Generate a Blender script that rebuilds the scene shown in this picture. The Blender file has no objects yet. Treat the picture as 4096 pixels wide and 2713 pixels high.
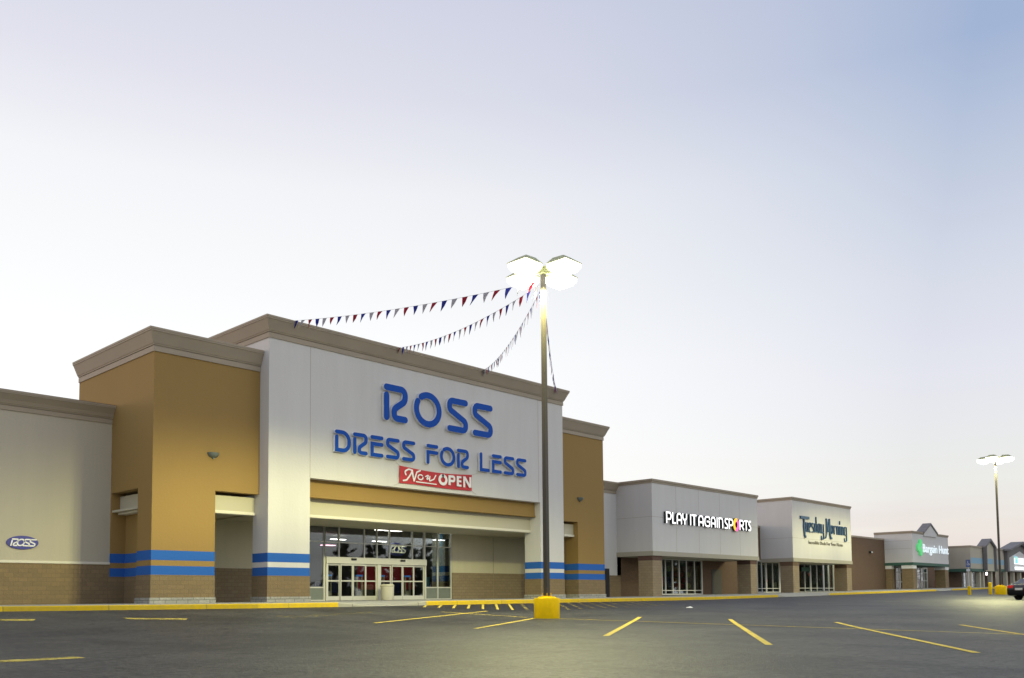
import bpy, bmesh, math, random
from mathutils import Vector
random.seed(7)
SC = bpy.context.scene
COL = SC.collection
R = math.radians
# ------------------------------------------------------------------ camera
F_PX, CY, PITCH, ROLL, YAW, HC = 3530.76, 2159.43, .0629, -.0087, .8189, .3836
cyw, syw = math.cos(YAW), math.sin(YAW)
c_r = Vector((cyw, -syw, 0)); c_f0 = Vector((syw, cyw, 0)); c_z = Vector((0, 0, 1))
c_f = c_f0 * math.cos(PITCH) + c_z * math.sin(PITCH)
c_u = c_z * math.cos(PITCH) - c_f0 * math.sin(PITCH)
cr, sr = math.cos(ROLL), math.sin(ROLL)
ax = c_r * cr + c_u * sr
ay = c_u * cr - c_r * sr
cam_d = bpy.data.cameras.new('camera'); cam = bpy.data.objects.new('camera', cam_d); COL.objects.link(cam)
from mathutils import Matrix
m3 = Matrix((ax, ay, -c_f)).transposed()
cam.matrix_world = Matrix.Translation((0, 0, HC)) @ m3.to_4x4()
cam_d.sensor_width = 36; cam_d.lens = F_PX * 36 / 4096; cam_d.shift_y = (CY - 1356.5) / 4096
cam_d.clip_start = .05; cam_d.clip_end = 3000
SC.camera = cam
# ------------------------------------------------------------------ view
SC.view_settings.view_transform = 'Standard'; SC.view_settings.look = 'None'
SC.view_settings.exposure = 0; SC.view_settings.gamma = 1
# ------------------------------------------------------------------ world: dusk sky
SUN_HEAD, SUN_EL = R(-32), R(5)          # heading from +Y towards +X
sun_dir = Vector((math.sin(SUN_HEAD) * math.cos(SUN_EL), math.cos(SUN_HEAD) * math.cos(SUN_EL), math.sin(SUN_EL)))
W = bpy.data.worlds.new('World'); SC.world = W; W.use_nodes = True
nt = W.node_tree; nt.nodes.clear()
def N(tree, typ, **kw):
    n = tree.nodes.new(typ)
    for k, v in kw.items(): setattr(n, k, v)
    return n
def math_(tree, op, a, b=None, clamp=False):
    n = N(tree, 'ShaderNodeMath', operation=op, use_clamp=clamp)
    for i, v in enumerate((a, b)):
        if v is None: continue
        if isinstance(v, (int, float)): n.inputs[i].default_value = v
        else: tree.links.new(v, n.inputs[i])
    return n.outputs[0]
tc = N(nt, 'ShaderNodeTexCoord')
dot = N(nt, 'ShaderNodeVectorMath', operation='DOT_PRODUCT'); nt.links.new(tc.outputs['Generated'], dot.inputs[0]); dot.inputs[1].default_value = sun_dir
sep = N(nt, 'ShaderNodeSeparateXYZ'); nt.links.new(tc.outputs['Generated'], sep.inputs[0])
c_ = dot.outputs['Value']; z_ = math_(nt, 'MAXIMUM', sep.outputs['Z'], 0.0)
# colour over elevation away from the sun, and close to it
def ramp(fac, pts):
    r = N(nt, 'ShaderNodeValToRGB'); nt.links.new(fac, r.inputs[0])
    e = r.color_ramp.elements
    while len(e) < len(pts): e.new(.5)
    for el, (p, col) in zip(e, pts): el.position = p; el.color = (*col, 1)
    return r.outputs[0]
far_ = ramp(z_, [(0, (.72, .60, .62)), (.035, (.78, .69, .68)), (.065, (.82, .775, .745)), (.125, (.80, .80, .79)), (.22, (.765, .76, .835)), (.31, (.665, .69, .785)), (.40, (.53, .585, .72)), (.5, (.355, .445, .645)), (1, (.32, .39, .57))])
near = ramp(z_, [(0, (1.06, 1.02, 1.0)), (.255, (1.0, 1.0, 1.0)), (.32, (.95, .95, .955)), (.37, (.93, .925, .935)), (.42, (.90, .895, .92)), (.5, (.75, .745, .825)), (.6, (.635, .645, .77)), (1, (.34, .40, .60))])
xq = math_(nt, 'MULTIPLY_ADD', c_, -1 / .82); xq.node.inputs[2].default_value = 1 - .22 / .82; xq.node.use_clamp = True
sm = math_(nt, 'SUBTRACT', 1.0, math_(nt, 'POWER', xq, 2.7))
mx = N(nt, 'ShaderNodeMix', data_type='RGBA'); nt.links.new(sm, mx.inputs[0]); nt.links.new(far_, mx.inputs[6]); nt.links.new(near, mx.inputs[7])
# unseen eastern sky behind the camera, brightness added to light the shop fronts
east_fill = math_(nt, 'MULTIPLY_ADD', c_, -2.2); east_fill.node.inputs[2].default_value = -.75; east_fill.node.use_clamp = True
mx2 = N(nt, 'ShaderNodeMix', data_type='RGBA'); nt.links.new(east_fill, mx2.inputs[0]); nt.links.new(mx.outputs[2], mx2.inputs[6]); mx2.inputs[7].default_value = (1.26, 1.24, 1.22, 1)
# thin streaks low over the roofs
mp = N(nt, 'ShaderNodeMapping'); mp.inputs['Scale'].default_value = (3.0, 3.0, 38); nt.links.new(tc.outputs['Generated'], mp.inputs[0])
nz = N(nt, 'ShaderNodeTexNoise'); nz.inputs['Scale'].default_value = 1.3; nz.inputs['Detail'].default_value = 4; nt.links.new(mp.outputs[0], nz.inputs['Vector'])
low = math_(nt, 'MULTIPLY_ADD', z_, -7.0); low.node.inputs[2].default_value = 1.0; low.node.use_clamp = True
st = math_(nt, 'MULTIPLY_ADD', nz.outputs['Fac'], 4.0); st.node.inputs[2].default_value = -1.7; st.node.use_clamp = True
stf = math_(nt, 'MULTIPLY', math_(nt, 'MULTIPLY', st, low), .55)
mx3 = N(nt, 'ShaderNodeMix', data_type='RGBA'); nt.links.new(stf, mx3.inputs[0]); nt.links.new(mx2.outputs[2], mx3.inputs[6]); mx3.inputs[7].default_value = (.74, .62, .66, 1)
sky = N(nt, 'ShaderNodeTexSky', sky_type='NISHITA'); sky.sun_disc = False; sky.sun_elevation = SUN_EL; sky.sun_rotation = SUN_HEAD; sky.air_density = 1.0
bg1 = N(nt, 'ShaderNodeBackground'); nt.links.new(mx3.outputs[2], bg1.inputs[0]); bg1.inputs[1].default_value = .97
bg2 = N(nt, 'ShaderNodeBackground'); nt.links.new(sky.outputs[0], bg2.inputs[0]); bg2.inputs[1].default_value = .03
ad = N(nt, 'ShaderNodeAddShader'); nt.links.new(bg1.outputs[0], ad.inputs[0]); nt.links.new(bg2.outputs[0], ad.inputs[1])
wo = N(nt, 'ShaderNodeOutputWorld'); nt.links.new(ad.outputs[0], wo.inputs[0])
# ------------------------------------------------------------------ sun, nearly set
sd = bpy.data.lights.new('sun', 'SUN'); sd.energy = .5; sd.angle = R(14); sd.color = (1, .72, .58)
so = bpy.data.objects.new('sun', sd); COL.objects.link(so)
so.rotation_mode = 'QUATERNION'; so.rotation_quaternion = sun_dir.to_track_quat('Z', 'Y')

# ------------------------------------------------------------------ helpers
WL = {}
class MB:
    def __init__(s): s.v = []; s.f = []
    def face(s, pts):
        i = len(s.v); s.v += [tuple(p) for p in pts]; s.f.append(list(range(i, i + len(pts)))); return s
    def box(s, x0, x1, y0, y1, z0, z1):
        i = len(s.v)
        s.v += [(x0, y0, z0), (x1, y0, z0), (x1, y1, z0), (x0, y1, z0), (x0, y0, z1), (x1, y0, z1), (x1, y1, z1), (x0, y1, z1)]
        s.f += [[i + a for a in q] for q in ((0, 3, 2, 1), (4, 5, 6, 7), (0, 1, 5, 4), (1, 2, 6, 5), (2, 3, 7, 6), (3, 0, 4, 7))]; return s
    def prism(s, poly, fn, d0, d1):      # poly 2-D, fn(a,b,d)->xyz
        n = len(poly); i = len(s.v)
        s.v += [fn(a, b, d0) for a, b in poly] + [fn(a, b, d1) for a, b in poly]
        s.f += [list(range(i + n - 1, i - 1, -1)), list(range(i + n, i + 2 * n))]
        s.f += [[i + k, i + (k + 1) % n, i + n + (k + 1) % n, i + n + k] for k in range(n)]; return s
    def loft(s, rings, closed=True, cap=True):
        n = len(rings[0]); i = len(s.v)
        for r in rings: s.v += [tuple(p) for p in r]
        for a in range(len(rings) - 1):
            for k in range(n if closed else n - 1):
                k2 = (k + 1) % n
                s.f.append([i + a * n + k, i + a * n + k2, i + (a + 1) * n + k2, i + (a + 1) * n + k])
        if cap and closed:
            s.f.append([i + k for k in range(n)][::-1]); s.f.append([i + (len(rings) - 1) * n + k for k in range(n)])
        return s
    def lathe(s, prof, cx, cy, n=24, cap=True):
        return s.loft([[(cx + r * math.cos(2 * math.pi * k / n), cy + r * math.sin(2 * math.pi * k / n), z) for k in range(n)] for r, z in prof], True, cap)
    def tube(s, pts, r, n=8):
        rings = []; pts = [Vector(p) for p in pts]
        for j, p in enumerate(pts):
            t = (pts[min(j + 1, len(pts) - 1)] - pts[max(j - 1, 0)]).normalized()
            a = t.cross(Vector((0, 0, 1)));
            if a.length < 1e-3: a = t.cross(Vector((1, 0, 0)))
            a.normalize(); b = t.cross(a)
            rr = r[j] if isinstance(r, (list, tuple)) else r
            rings.append([p + a * rr * math.cos(2 * math.pi * k / n) + b * rr * math.sin(2 * math.pi * k / n) for k in range(n)])
        return s.loft(rings)
    def build(s, name, mat, parent=None, bevel=0, smooth=False, origin=None):
        if parent is None:
            if origin is None:
                xs, ys, zs = zip(*s.v); origin = Vector(((min(xs) + max(xs)) / 2, (min(ys) + max(ys)) / 2, min(zs)))
            o0 = Vector(origin)
        else: o0 = WL[parent.name]
        me = bpy.data.meshes.new(name); me.from_pydata([tuple(Vector(p) - o0) for p in s.v], [], s.f)
        bm = bmesh.new(); bm.from_mesh(me)
        bmesh.ops.recalc_face_normals(bm, faces=bm.faces)
        if bevel:
            bmesh.ops.remove_doubles(bm, verts=bm.verts, dist=1e-5)
            bmesh.ops.bevel(bm, geom=[e for e in bm.edges if len(e.link_faces) == 2 and e.calc_face_angle(0) > .6], offset=bevel, segments=2, affect='EDGES', profile=.5)
        bm.to_mesh(me); bm.free()
        if mat: me.materials.append(mat)
        if smooth:
            for p in me.polygons: p.use_smooth = True
            try: me.set_sharp_from_angle(angle=R(40))
            except Exception: pass
        o = bpy.data.objects.new(name, me); COL.objects.link(o)
        if parent is None: o.location = o0; WL[o.name] = o0
        else: o.parent = parent; WL[o.name] = o0
        return o
def thing(name, label, cat, loc, group=None):
    o = bpy.data.objects.new(name, None); COL.objects.link(o); o.location = loc; o.empty_display_size = .3
    o['label'] = label; o['category'] = cat
    if group: o['group'] = group
    WL[o.name] = Vector(loc); return o
def tag(o, label, cat, group=None):
    o['label'] = label; o['category'] = cat
    if group: o['group'] = group
    return o
def struct(o, kind='structure'): o['kind'] = kind; return o
def copy_thing(src, loc, label=None, group=None):
    c = src.copy(); COL.objects.link(c); c.location = loc; WL[c.name] = Vector(loc)
    if label: c['label'] = label
    if group: c['group'] = group
    def rec(a, b):
        for ch in a.children:
            d = ch.copy(); COL.objects.link(d); d.parent = b; rec(ch, d)
    rec(src, c); return c

# ------------------------------------------------------------------ materials
def mat(name, col, rough=.8, metal=0, spec=.5, noise=None, bump=None, brick=None, emit=None, vary=None, flat=False):
    m = bpy.data.materials.new(name); m.use_nodes = True; t = m.node_tree; b = t.nodes['Principled BSDF']
    b.inputs['Base Color'].default_value = (*col, 1); b.inputs['Roughness'].default_value = rough; b.inputs['Metallic'].default_value = metal
    b.inputs['Specular IOR Level'].default_value = spec
    geo = N(t, 'ShaderNodeNewGeometry'); pos = geo.outputs['Position']
    colour = None
    def mixc(fac, a, bcol):
        x = N(t, 'ShaderNodeMix', data_type='RGBA')
        if isinstance(fac, float): x.inputs[0].default_value = fac
        else: t.links.new(fac, x.inputs[0])
        for i, v in ((6, a), (7, bcol)):
            if isinstance(v, tuple): x.inputs[i].default_value = (*v, 1)
            else: t.links.new(v, x.inputs[i])
        return x.outputs[2]
    heights = []
    if brick:
        bw, bh, c2, mc, ms = brick
        s = N(t, 'ShaderNodeSeparateXYZ'); t.links.new(pos, s.inputs[0])
        cb = N(t, 'ShaderNodeCombineXYZ'); t.links.new(s.outputs[0] if flat else math_(t, 'ADD', s.outputs[0], s.outputs[1]), cb.inputs[0]); t.links.new(s.outputs[1 if flat else 2], cb.inputs[1])
        bt = N(t, 'ShaderNodeTexBrick'); t.links.new(cb.outputs[0], bt.inputs['Vector'])
        bt.inputs['Scale'].default_value = 1; bt.inputs['Brick Width'].default_value = bw; bt.inputs['Row Height'].default_value = bh
        bt.inputs['Mortar Size'].default_value = ms; bt.inputs['Mortar Smooth'].default_value = .3; bt.inputs['Bias'].default_value = 0
        bt.inputs['Color1'].default_value = (*col, 1); bt.inputs['Color2'].default_value = (*c2, 1); bt.inputs['Mortar'].default_value = (*mc, 1)
        colour = bt.outputs['Color']
        heights.append((math_(t, 'SUBTRACT', 1.0, bt.outputs['Fac']), .5, .006))
    if vary:
        sc, amt, c2 = vary[:3]
        mpn = N(t, 'ShaderNodeMapping'); t.links.new(pos, mpn.inputs[0]); mpn.inputs['Scale'].default_value = vary[3] if len(vary) > 3 else (1, 1, 1)
        n1 = N(t, 'ShaderNodeTexNoise'); n1.inputs['Scale'].default_value = sc; n1.inputs['Detail'].default_value = 6; n1.inputs['Roughness'].default_value = .62; t.links.new(mpn.outputs[0], n1.inputs['Vector'])
        f = math_(t, 'MULTIPLY_ADD', n1.outputs['Fac'], 2.4); f.node.inputs[2].default_value = -.7; f.node.use_clamp = True
        f = math_(t, 'MULTIPLY', f, amt)
        colour = mixc(f, colour if colour is not None else tuple(col), tuple(c2))
    if noise:
        n2 = N(t, 'ShaderNodeTexNoise'); n2.inputs['Scale'].default_value = noise[0]; n2.inputs['Detail'].default_value = 5; t.links.new(pos, n2.inputs['Vector'])
        f = math_(t, 'MULTIPLY_ADD', n2.outputs['Fac'], noise[1] * 2); f.node.inputs[2].default_value = 1 - noise[1]
        x = N(t, 'ShaderNodeVectorMath', operation='SCALE')
        if colour is None: x.inputs[0].default_value = col
        else: t.links.new(colour, x.inputs[0])
        t.links.new(f, x.inputs['Scale']); colour = x.outputs[0]
    if colour is not None: t.links.new(colour, b.inputs['Base Color'])
    if bump:
        n3 = N(t, 'ShaderNodeTexNoise'); n3.inputs['Scale'].default_value = bump[0]; n3.inputs['Detail'].default_value = 4; t.links.new(pos, n3.inputs['Vector'])
        heights.append((n3.outputs['Fac'], bump[1], bump[2] if len(bump) > 2 else .01))
    nor = None
    for h, stg, dist in heights:
        bn = N(t, 'ShaderNodeBump'); bn.inputs['Strength'].default_value = stg; bn.inputs['Distance'].default_value = dist; t.links.new(h, bn.inputs['Height'])
        if nor is not None: t.links.new(nor, bn.inputs['Normal'])
        nor = bn.outputs[0]
    if nor is not None: t.links.new(nor, b.inputs['Normal'])
    if emit:
        b.inputs['Emission Color'].default_value = (*emit[0], 1); b.inputs['Emission Strength'].default_value = emit[1]
    return m
WHITE = (.66, .65, .635); OCHRE = (.325, .206, .066); TAN = (.385, .325, .245)
M = dict(
 stucco=mat('white_stucco', WHITE, .9, bump=(9, .35, .02), noise=(30, .05), vary=(.9, .38, (.55, .54, .51), (1.3, 1.3, .14))),
 lobby=mat('lobby_stucco', (.66, .62, .46), .85, bump=(9, .3, .02), noise=(30, .05), vary=(.9, .35, (.54, .50, .37), (1.3, 1.3, .2))),
 wing=mat('tan_stucco', (.50, .46, .36), .9, bump=(9, .35, .02), noise=(30, .05), vary=(.9, .4, (.42, .39, .32), (1.3, 1.3, .14))),
 ochre=mat('ochre_stucco', OCHRE, .9, bump=(9, .4, .02), noise=(30, .07), vary=(.4, .35, (.27, .185, .057), (1.2, 1.2, .2))),
 tan=mat('tan_trim', TAN, .75, bump=(14, .15), noise=(25, .05), vary=(.5, .4, (.29, .25, .19))),
 cream=mat('cream_stucco', (.52, .49, .375), .85, bump=(9, .3, .02), noise=(30, .05)),
 sill=mat('cream_moulding', (.72, .69, .58), .7),
 grey_cream=mat('tan_band', (.40, .375, .30), .85, bump=(12, .2), noise=(25, .05)),
 block=mat('brown_split_block', (.255, .185, .10), .95, brick=(.4, .2, (.22, .16, .088), (.19, .14, .08), .012), bump=(26, .9, .03), noise=(14, .16)),
 tanblock=mat('tan_split_block', (.33, .26, .165), .95, brick=(.4, .2, (.285, .22, .14), (.22, .17, .11), .012), bump=(26, .9, .03), noise=(14, .14)),
 brick=mat('brown_brick', (.17, .098, .052), .9, brick=(.2, .068, (.125, .072, .04), (.16, .125, .09), .008), bump=(40, .4), noise=(9, .14), vary=(.5, .3, (.11, .066, .042))),
 redbrick=mat('dark_red_brick', (.115, .055, .04), .9, brick=(.068, .2, (.09, .042, .034), (.15, .11, .09), .008), bump=(40, .4), noise=(9, .12)),
 stone=mat('grey_stone', (.42, .41, .37), .95, brick=(.55, .3, (.33, .33, .30), (.2, .2, .18), .02), bump=(12, .8, .04), noise=(8, .25)),
 blue=mat('blue_paint', (.028, .13, .47), .8, spec=.2, noise=(20, .06), bump=(9, .3, .015)),
 green=mat('green_paint', (.045, .12, .085), .7, noise=(15, .08)),
 white=mat('white_paint', (.78, .78, .74), .6),
 alum=mat('pale_aluminium', (.70, .70, .65), .45, metal=.25, noise=(12, .06)),
 dark_alum=mat('shadowed_mullion', (.16, .15, .13), .5, metal=.3),
 concrete=mat('pavement_concrete', (.40, .39, .34), .95, flat=True, brick=(1.8, 1.8, (.36, .35, .31), (.16, .155, .14), .025), noise=(18, .1), bump=(40, .3), vary=(.5, .5, (.31, .30, .27))),
 kerb=mat('yellow_kerb_paint', (.74, .50, .004), .8, spec=.15, flat=True, brick=(3.0, 300., (.70, .47, .006), (.42, .31, .03), .025), noise=(6, .14), bump=(30, .4), vary=(2.4, .6, (.46, .36, .10))),
 ypost=mat('yellow_paint', (.85, .56, .0), .75, spec=.15, noise=(8, .1), bump=(22, .35), vary=(1.6, .4, (.52, .33, .01))),
 pole=mat('bronze_pole', (.065, .058, .046), .5, metal=.3, noise=(10, .15)),
 housing=mat('lamp_housing', (.42, .44, .24), .5, metal=.2),
 dark=mat('dark_metal', (.03, .03, .032), .5, metal=.4),
 sconce=mat('grey_sconce', (.16, .19, .18), .5, metal=.2),
 sign_blue=mat('sign_blue', (.008, .08, .42), .6, spec=.15, noise=(12, .05)),
 sign_side=mat('sign_return', (.70, .72, .74), .5),
 oval_blue=mat('oval_sign_blue', (.025, .03, .28), .35),
 banner=mat('red_banner_cloth', (.50, .035, .045), .7, noise=(6, .1), bump=(5, .5, .03)),
 text_white=mat('white_lettering', (.85, .85, .85), .6),
 pia_face=mat('lit_white_letter', (.9, .9, .9), .5, emit=((1, .99, 1), 1.1)),
 pia_side=mat('black_letter_return', (.012, .02, .018), .5),
 pia_o1=mat('lit_yellow_letter', (.9, .55, .02), .5, emit=((1, .52, .0), .95)),
 pia_o2=mat('lit_magenta_letter', (.8, .1, .4), .5, emit=((.95, .09, .42), 1.0)),
 tm=mat('slate_blue_letter', (.035, .10, .20), .5),
 tm_tag=mat('grey_letter', (.23, .22, .18), .6),
 bh=mat('lit_pale_letter', (.85, .9, .92), .5, emit=((.78, .93, 1.0), .55)),
 bh_green=mat('lit_green_letter', (.1, .7, .2), .5, emit=((.10, .62, .22), .4)),
 slate=mat('grey_shingle', (.24, .23, .235), .9, brick=(.3, .15, (.20, .195, .20), (.15, .15, .15), .008), noise=(10, .1)),
 slatewall=mat('slate_gable', (.19, .18, .175), .9, noise=(10, .1)),
 skyband=mat('pale_blue_band', (.27, .46, .58), .8, noise=(14, .06)),
 rubber=mat('tyre_rubber', (.015, .015, .016), .85),
 rim=mat('alloy_rim', (.5, .5, .52), .3, metal=.9),
 car=mat('black_car_paint', (.012, .011, .014), .22, spec=.6),
 carglass=mat('car_glass', (.03, .035, .04), .05, spec=.8),
 tail=mat('red_tail_lamp', (.45, .012, .012), .25, emit=((1, .05, .03), .25)),
 lamp_lens=mat('lamp_lens', (1, 1, .9), .3, emit=((1, .97, .78), 9)),
 tube=mat('lit_ceiling_panel', (1, 1, 1), .4, emit=((1, .93, .86), 9)),
 shop_fill=mat('shop_fill_panel', (1, 1, 1), .4, emit=((1, .95, .88), 26)),  # for panels added to brighten the shop windows
 glow_cream=mat('added_glow_lettering', (.8, .8, .6), .5, emit=((.85, .82, .6), .45)),  # glow added to the hanging sign's letters so they read through the glass
 pinktube=mat('lit_pink_panel', (1, .6, .7), .4, emit=((1, .5, .68), 5)),
 red_in=mat('red_interior_panel', (.30, .02, .03), .7, emit=((.5, .02, .03), .12)),
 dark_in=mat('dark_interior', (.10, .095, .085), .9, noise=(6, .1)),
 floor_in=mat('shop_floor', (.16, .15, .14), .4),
 navy=mat('navy_cloth', (.02, .03, .13), .9, noise=(9, .35)),
 orange=mat('orange_cloth', (.75, .10, .03), .8),
 posterblue=mat('blue_poster', (.08, .30, .52), .6, noise=(9, .2)),
 gateblue=mat('blue_gate_cap', (.08, .25, .6), .5, emit=((.1, .35, .9), .35)),
 gate=mat('cream_gate', (.45, .42, .30), .5),
 paper=mat('white_paper', (.8, .8, .82), .8),
 redbox=mat('red_box_paint', (.22, .02, .02), .5),
 silver=mat('silver_pennant', (.52, .52, .56), .5), pred=mat('red_pennant', (.40, .03, .05), .6), pblue=mat('blue_pennant', (.05, .07, .36), .6),
 neon=mat('lit_window_lamp', (1, .8, .8), .4, emit=((1, .82, .85), 6)),
 neon_r=mat('lit_red_sign', (1, .1, .1), .4, emit=((1, .12, .1), 2)), neon_b=mat('lit_blue_sign', (.2, .2, 1), .4, emit=((.3, .3, 1), 2)),
 litsign=mat('lit_white_sign', (.9, .9, .95), .4, emit=((.93, .97, 1), 1.1)), litblue=mat('lit_blue_sign_panel', (.2, .6, .9), .4, emit=((.2, .62, .95), .8)), litlime=mat('lit_lime_sign_panel', (.5, .8, .2), .4, emit=((.5, .8, .2), .7)), litnavy=mat('lit_navy_lettering', (.1, .1, .4), .4, emit=((.16, .15, .42), .6)),
 pplate=mat('blue_parking_plate', (.10, .14, .30), .5),
)
for k_ in ('lamp_lens', 'pia_face', 'pia_o1', 'pia_o2', 'bh', 'bh_green', 'neon', 'neon_r', 'neon_b', 'litsign', 'litblue', 'litlime', 'litnavy', 'tail', 'gateblue', 'red_in', 'glow_cream', 'pinktube'): M[k_].cycles.emission_sampling = 'NONE'
def glass_mat(name, tint, boost):
    m = bpy.data.materials.new(name); m.use_nodes = True; t = m.node_tree; t.nodes.clear()
    o = N(t, 'ShaderNodeOutputMaterial'); mixs = N(t, 'ShaderNodeMixShader'); tr = N(t, 'ShaderNodeBsdfTransparent'); gl = N(t, 'ShaderNodeBsdfGlossy')
    tr.inputs[0].default_value = (*tint, 1); gl.inputs['Roughness'].default_value = .02; gl.inputs[0].default_value = (.9, .95, 1, 1)
    fr = N(t, 'ShaderNodeFresnel'); fr.inputs[0].default_value = 1.5
    f = math_(t, 'MULTIPLY_ADD', fr.outputs[0], boost); f.node.inputs[2].default_value = .02; f.node.use_clamp = True
    t.links.new(f, mixs.inputs[0]); t.links.new(tr.outputs[0], mixs.inputs[1]); t.links.new(gl.outputs[0], mixs.inputs[2]); t.links.new(mixs.outputs[0], o.inputs[0]); return m
M['glass'] = glass_mat('shop_glass', (.80, .83, .82), .75)
M['frost'] = mat('grey_glass_panel', (.20, .23, .21), .25, noise=(4, .15))

# asphalt: old grey lot, a darker resealed lane in front of the shops, oil spots, cracks, fine stones
def asphalt():
    m = bpy.data.materials.new('asphalt'); m.use_nodes = True; t = m.node_tree; b = t.nodes['Principled BSDF']; L = t.links.new
    geo = N(t, 'ShaderNodeNewGeometry'); pos = geo.outputs['Position']; s = N(t, 'ShaderNodeSeparateXYZ'); L(pos, s.inputs[0])
    def noise(sc, det, scale=(1, 1, 1), rough=.6):
        mp = N(t, 'ShaderNodeMapping'); mp.inputs['Scale'].default_value = scale; L(pos, mp.inputs[0])
        n = N(t, 'ShaderNodeTexNoise'); n.inputs['Scale'].default_value = sc; n.inputs['Detail'].default_value = det; n.inputs['Roughness'].default_value = rough; L(mp.outputs[0], n.inputs['Vector']); return n.outputs['Fac']
    def lin(x, a, c, clamp=True):
        r = math_(t, 'MULTIPLY_ADD', x, a); r.node.inputs[2].default_value = c; r.node.use_clamp = clamp; return r
    def mix(f, a, c):
        x = N(t, 'ShaderNodeMix', data_type='RGBA'); L(f, x.inputs[0])
        for i, v in ((6, a), (7, c)):
            if isinstance(v, tuple): x.inputs[i].default_value = (*v, 1)
            else: L(v, x.inputs[i])
        return x.outputs[2]
    base = mix(lin(noise(.22, 6), 4.0, -1.5), (.030, .030, .029), (.066, .065, .059))
    base = mix(math_(t, 'MULTIPLY', lin(noise(.45, 6, (1.3, .35, 1)), 6, -3.1), .7), base, (.016, .016, .016))
    # streaks along the driving direction
    base = mix(math_(t, 'MULTIPLY', lin(noise(1.1, 5, (.3, 1.7, 1)), 5, -2.5), .6), base, (.075, .073, .066))
    # fresh dark lane
    edge = noise(.6, 4)
    yy = math_(t, 'ADD', s.outputs[1], math_(t, 'MULTIPLY', edge, 3.0))
    lane = lin(yy, .5, -12.6)
    xx = lin(math_(t, 'ADD', s.outputs[0], math_(t, 'MULTIPLY', edge, 4.0)), .2, -4.9)
    base = mix(math_(t, 'MULTIPLY', math_(t, 'MULTIPLY', lane, xx), .8), base, (.022, .022, .028))
    spots = lin(noise(1.7, 4), 14, -8.5); base = mix(math_(t, 'MULTIPLY', spots, .75), base, (.012, .012, .012))
    spots2 = lin(noise(5, 3), 16, -9.8); base = mix(math_(t, 'MULTIPLY', spots2, .7), base, (.013, .013, .013))
    # cracks
    vo = N(t, 'ShaderNodeTexVoronoi', feature='DISTANCE_TO_EDGE'); vo.inputs['Scale'].default_value = .16
    wv = N(t, 'ShaderNodeVectorMath', operation='ADD'); nn = N(t, 'ShaderNodeTexNoise'); nn.inputs['Scale'].default_value = .9; nn.inputs['Detail'].default_value = 5; L(pos, nn.inputs['Vector'])
    L(pos, wv.inputs[0]); L(nn.outputs['Color'], wv.inputs[1]); L(wv.outputs[0], vo.inputs['Vector'])
    crack = lin(vo.outputs['Distance'], -75, 1.0)
    crack = math_(t, 'MULTIPLY', crack, lin(noise(.3, 2), 5, -1.9))
    base = mix(math_(t, 'MULTIPLY', crack, .9), base, (.022, .022, .022))
    grain = noise(40, 3); grain2 = noise(9, 5, (1, 1, 1), .75)
    x = N(t, 'ShaderNodeVectorMath', operation='SCALE'); L(base, x.inputs[0]); L(math_(t, 'MULTIPLY', lin(grain, 2.4, -.2, False), math_(t, 'MAXIMUM', lin(grain2, 4.2, -1.1, False), .25)), x.inputs['Scale'])
    L(x.outputs[0], b.inputs['Base Color']); b.inputs['Roughness'].default_value = .5; b.inputs['Specular IOR Level'].default_value = .22
    bn = N(t, 'ShaderNodeBump'); bn.inputs['Strength'].default_value = .8; bn.inputs['Distance'].default_value = .012; L(grain, bn.inputs['Height']); 
    bn2 = N(t, 'ShaderNodeBump'); bn2.inputs['Strength'].default_value = .7; bn2.inputs['Distance'].default_value = .05; L(grain2, bn2.inputs['Height']); L(bn.outputs[0], bn2.inputs['Normal']); L(bn2.outputs[0], b.inputs['Normal'])
    return m
def flag_mat(name, col):
    m = bpy.data.materials.new(name); m.use_nodes = True; t = m.node_tree; t.nodes.clear()
    o = N(t, 'ShaderNodeOutputMaterial'); mixs = N(t, 'ShaderNodeMixShader'); d = N(t, 'ShaderNodeBsdfDiffuse'); tl_ = N(t, 'ShaderNodeBsdfTranslucent')
    nz_ = N(t, 'ShaderNodeTexNoise'); nz_.inputs['Scale'].default_value = 6
    x = N(t, 'ShaderNodeVectorMath', operation='SCALE'); x.inputs[0].default_value = col; f = math_(t, 'MULTIPLY_ADD', nz_.outputs['Fac'], .6); f.node.inputs[2].default_value = .7; t.links.new(f, x.inputs['Scale'])
    for n_ in (d, tl_): t.links.new(x.outputs[0], n_.inputs[0])
    mixs.inputs[0].default_value = .55; t.links.new(d.outputs[0], mixs.inputs[1]); t.links.new(tl_.outputs[0], mixs.inputs[2]); t.links.new(mixs.outputs[0], o.inputs[0]); return m
M['pred'] = flag_mat('red_flag_plastic', (.45, .045, .085)); M['pblue'] = flag_mat('blue_flag_plastic', (.06, .08, .42)); M['silver'] = flag_mat('silver_flag_plastic', (.55, .55, .60))
M['asphalt'] = asphalt()
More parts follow.
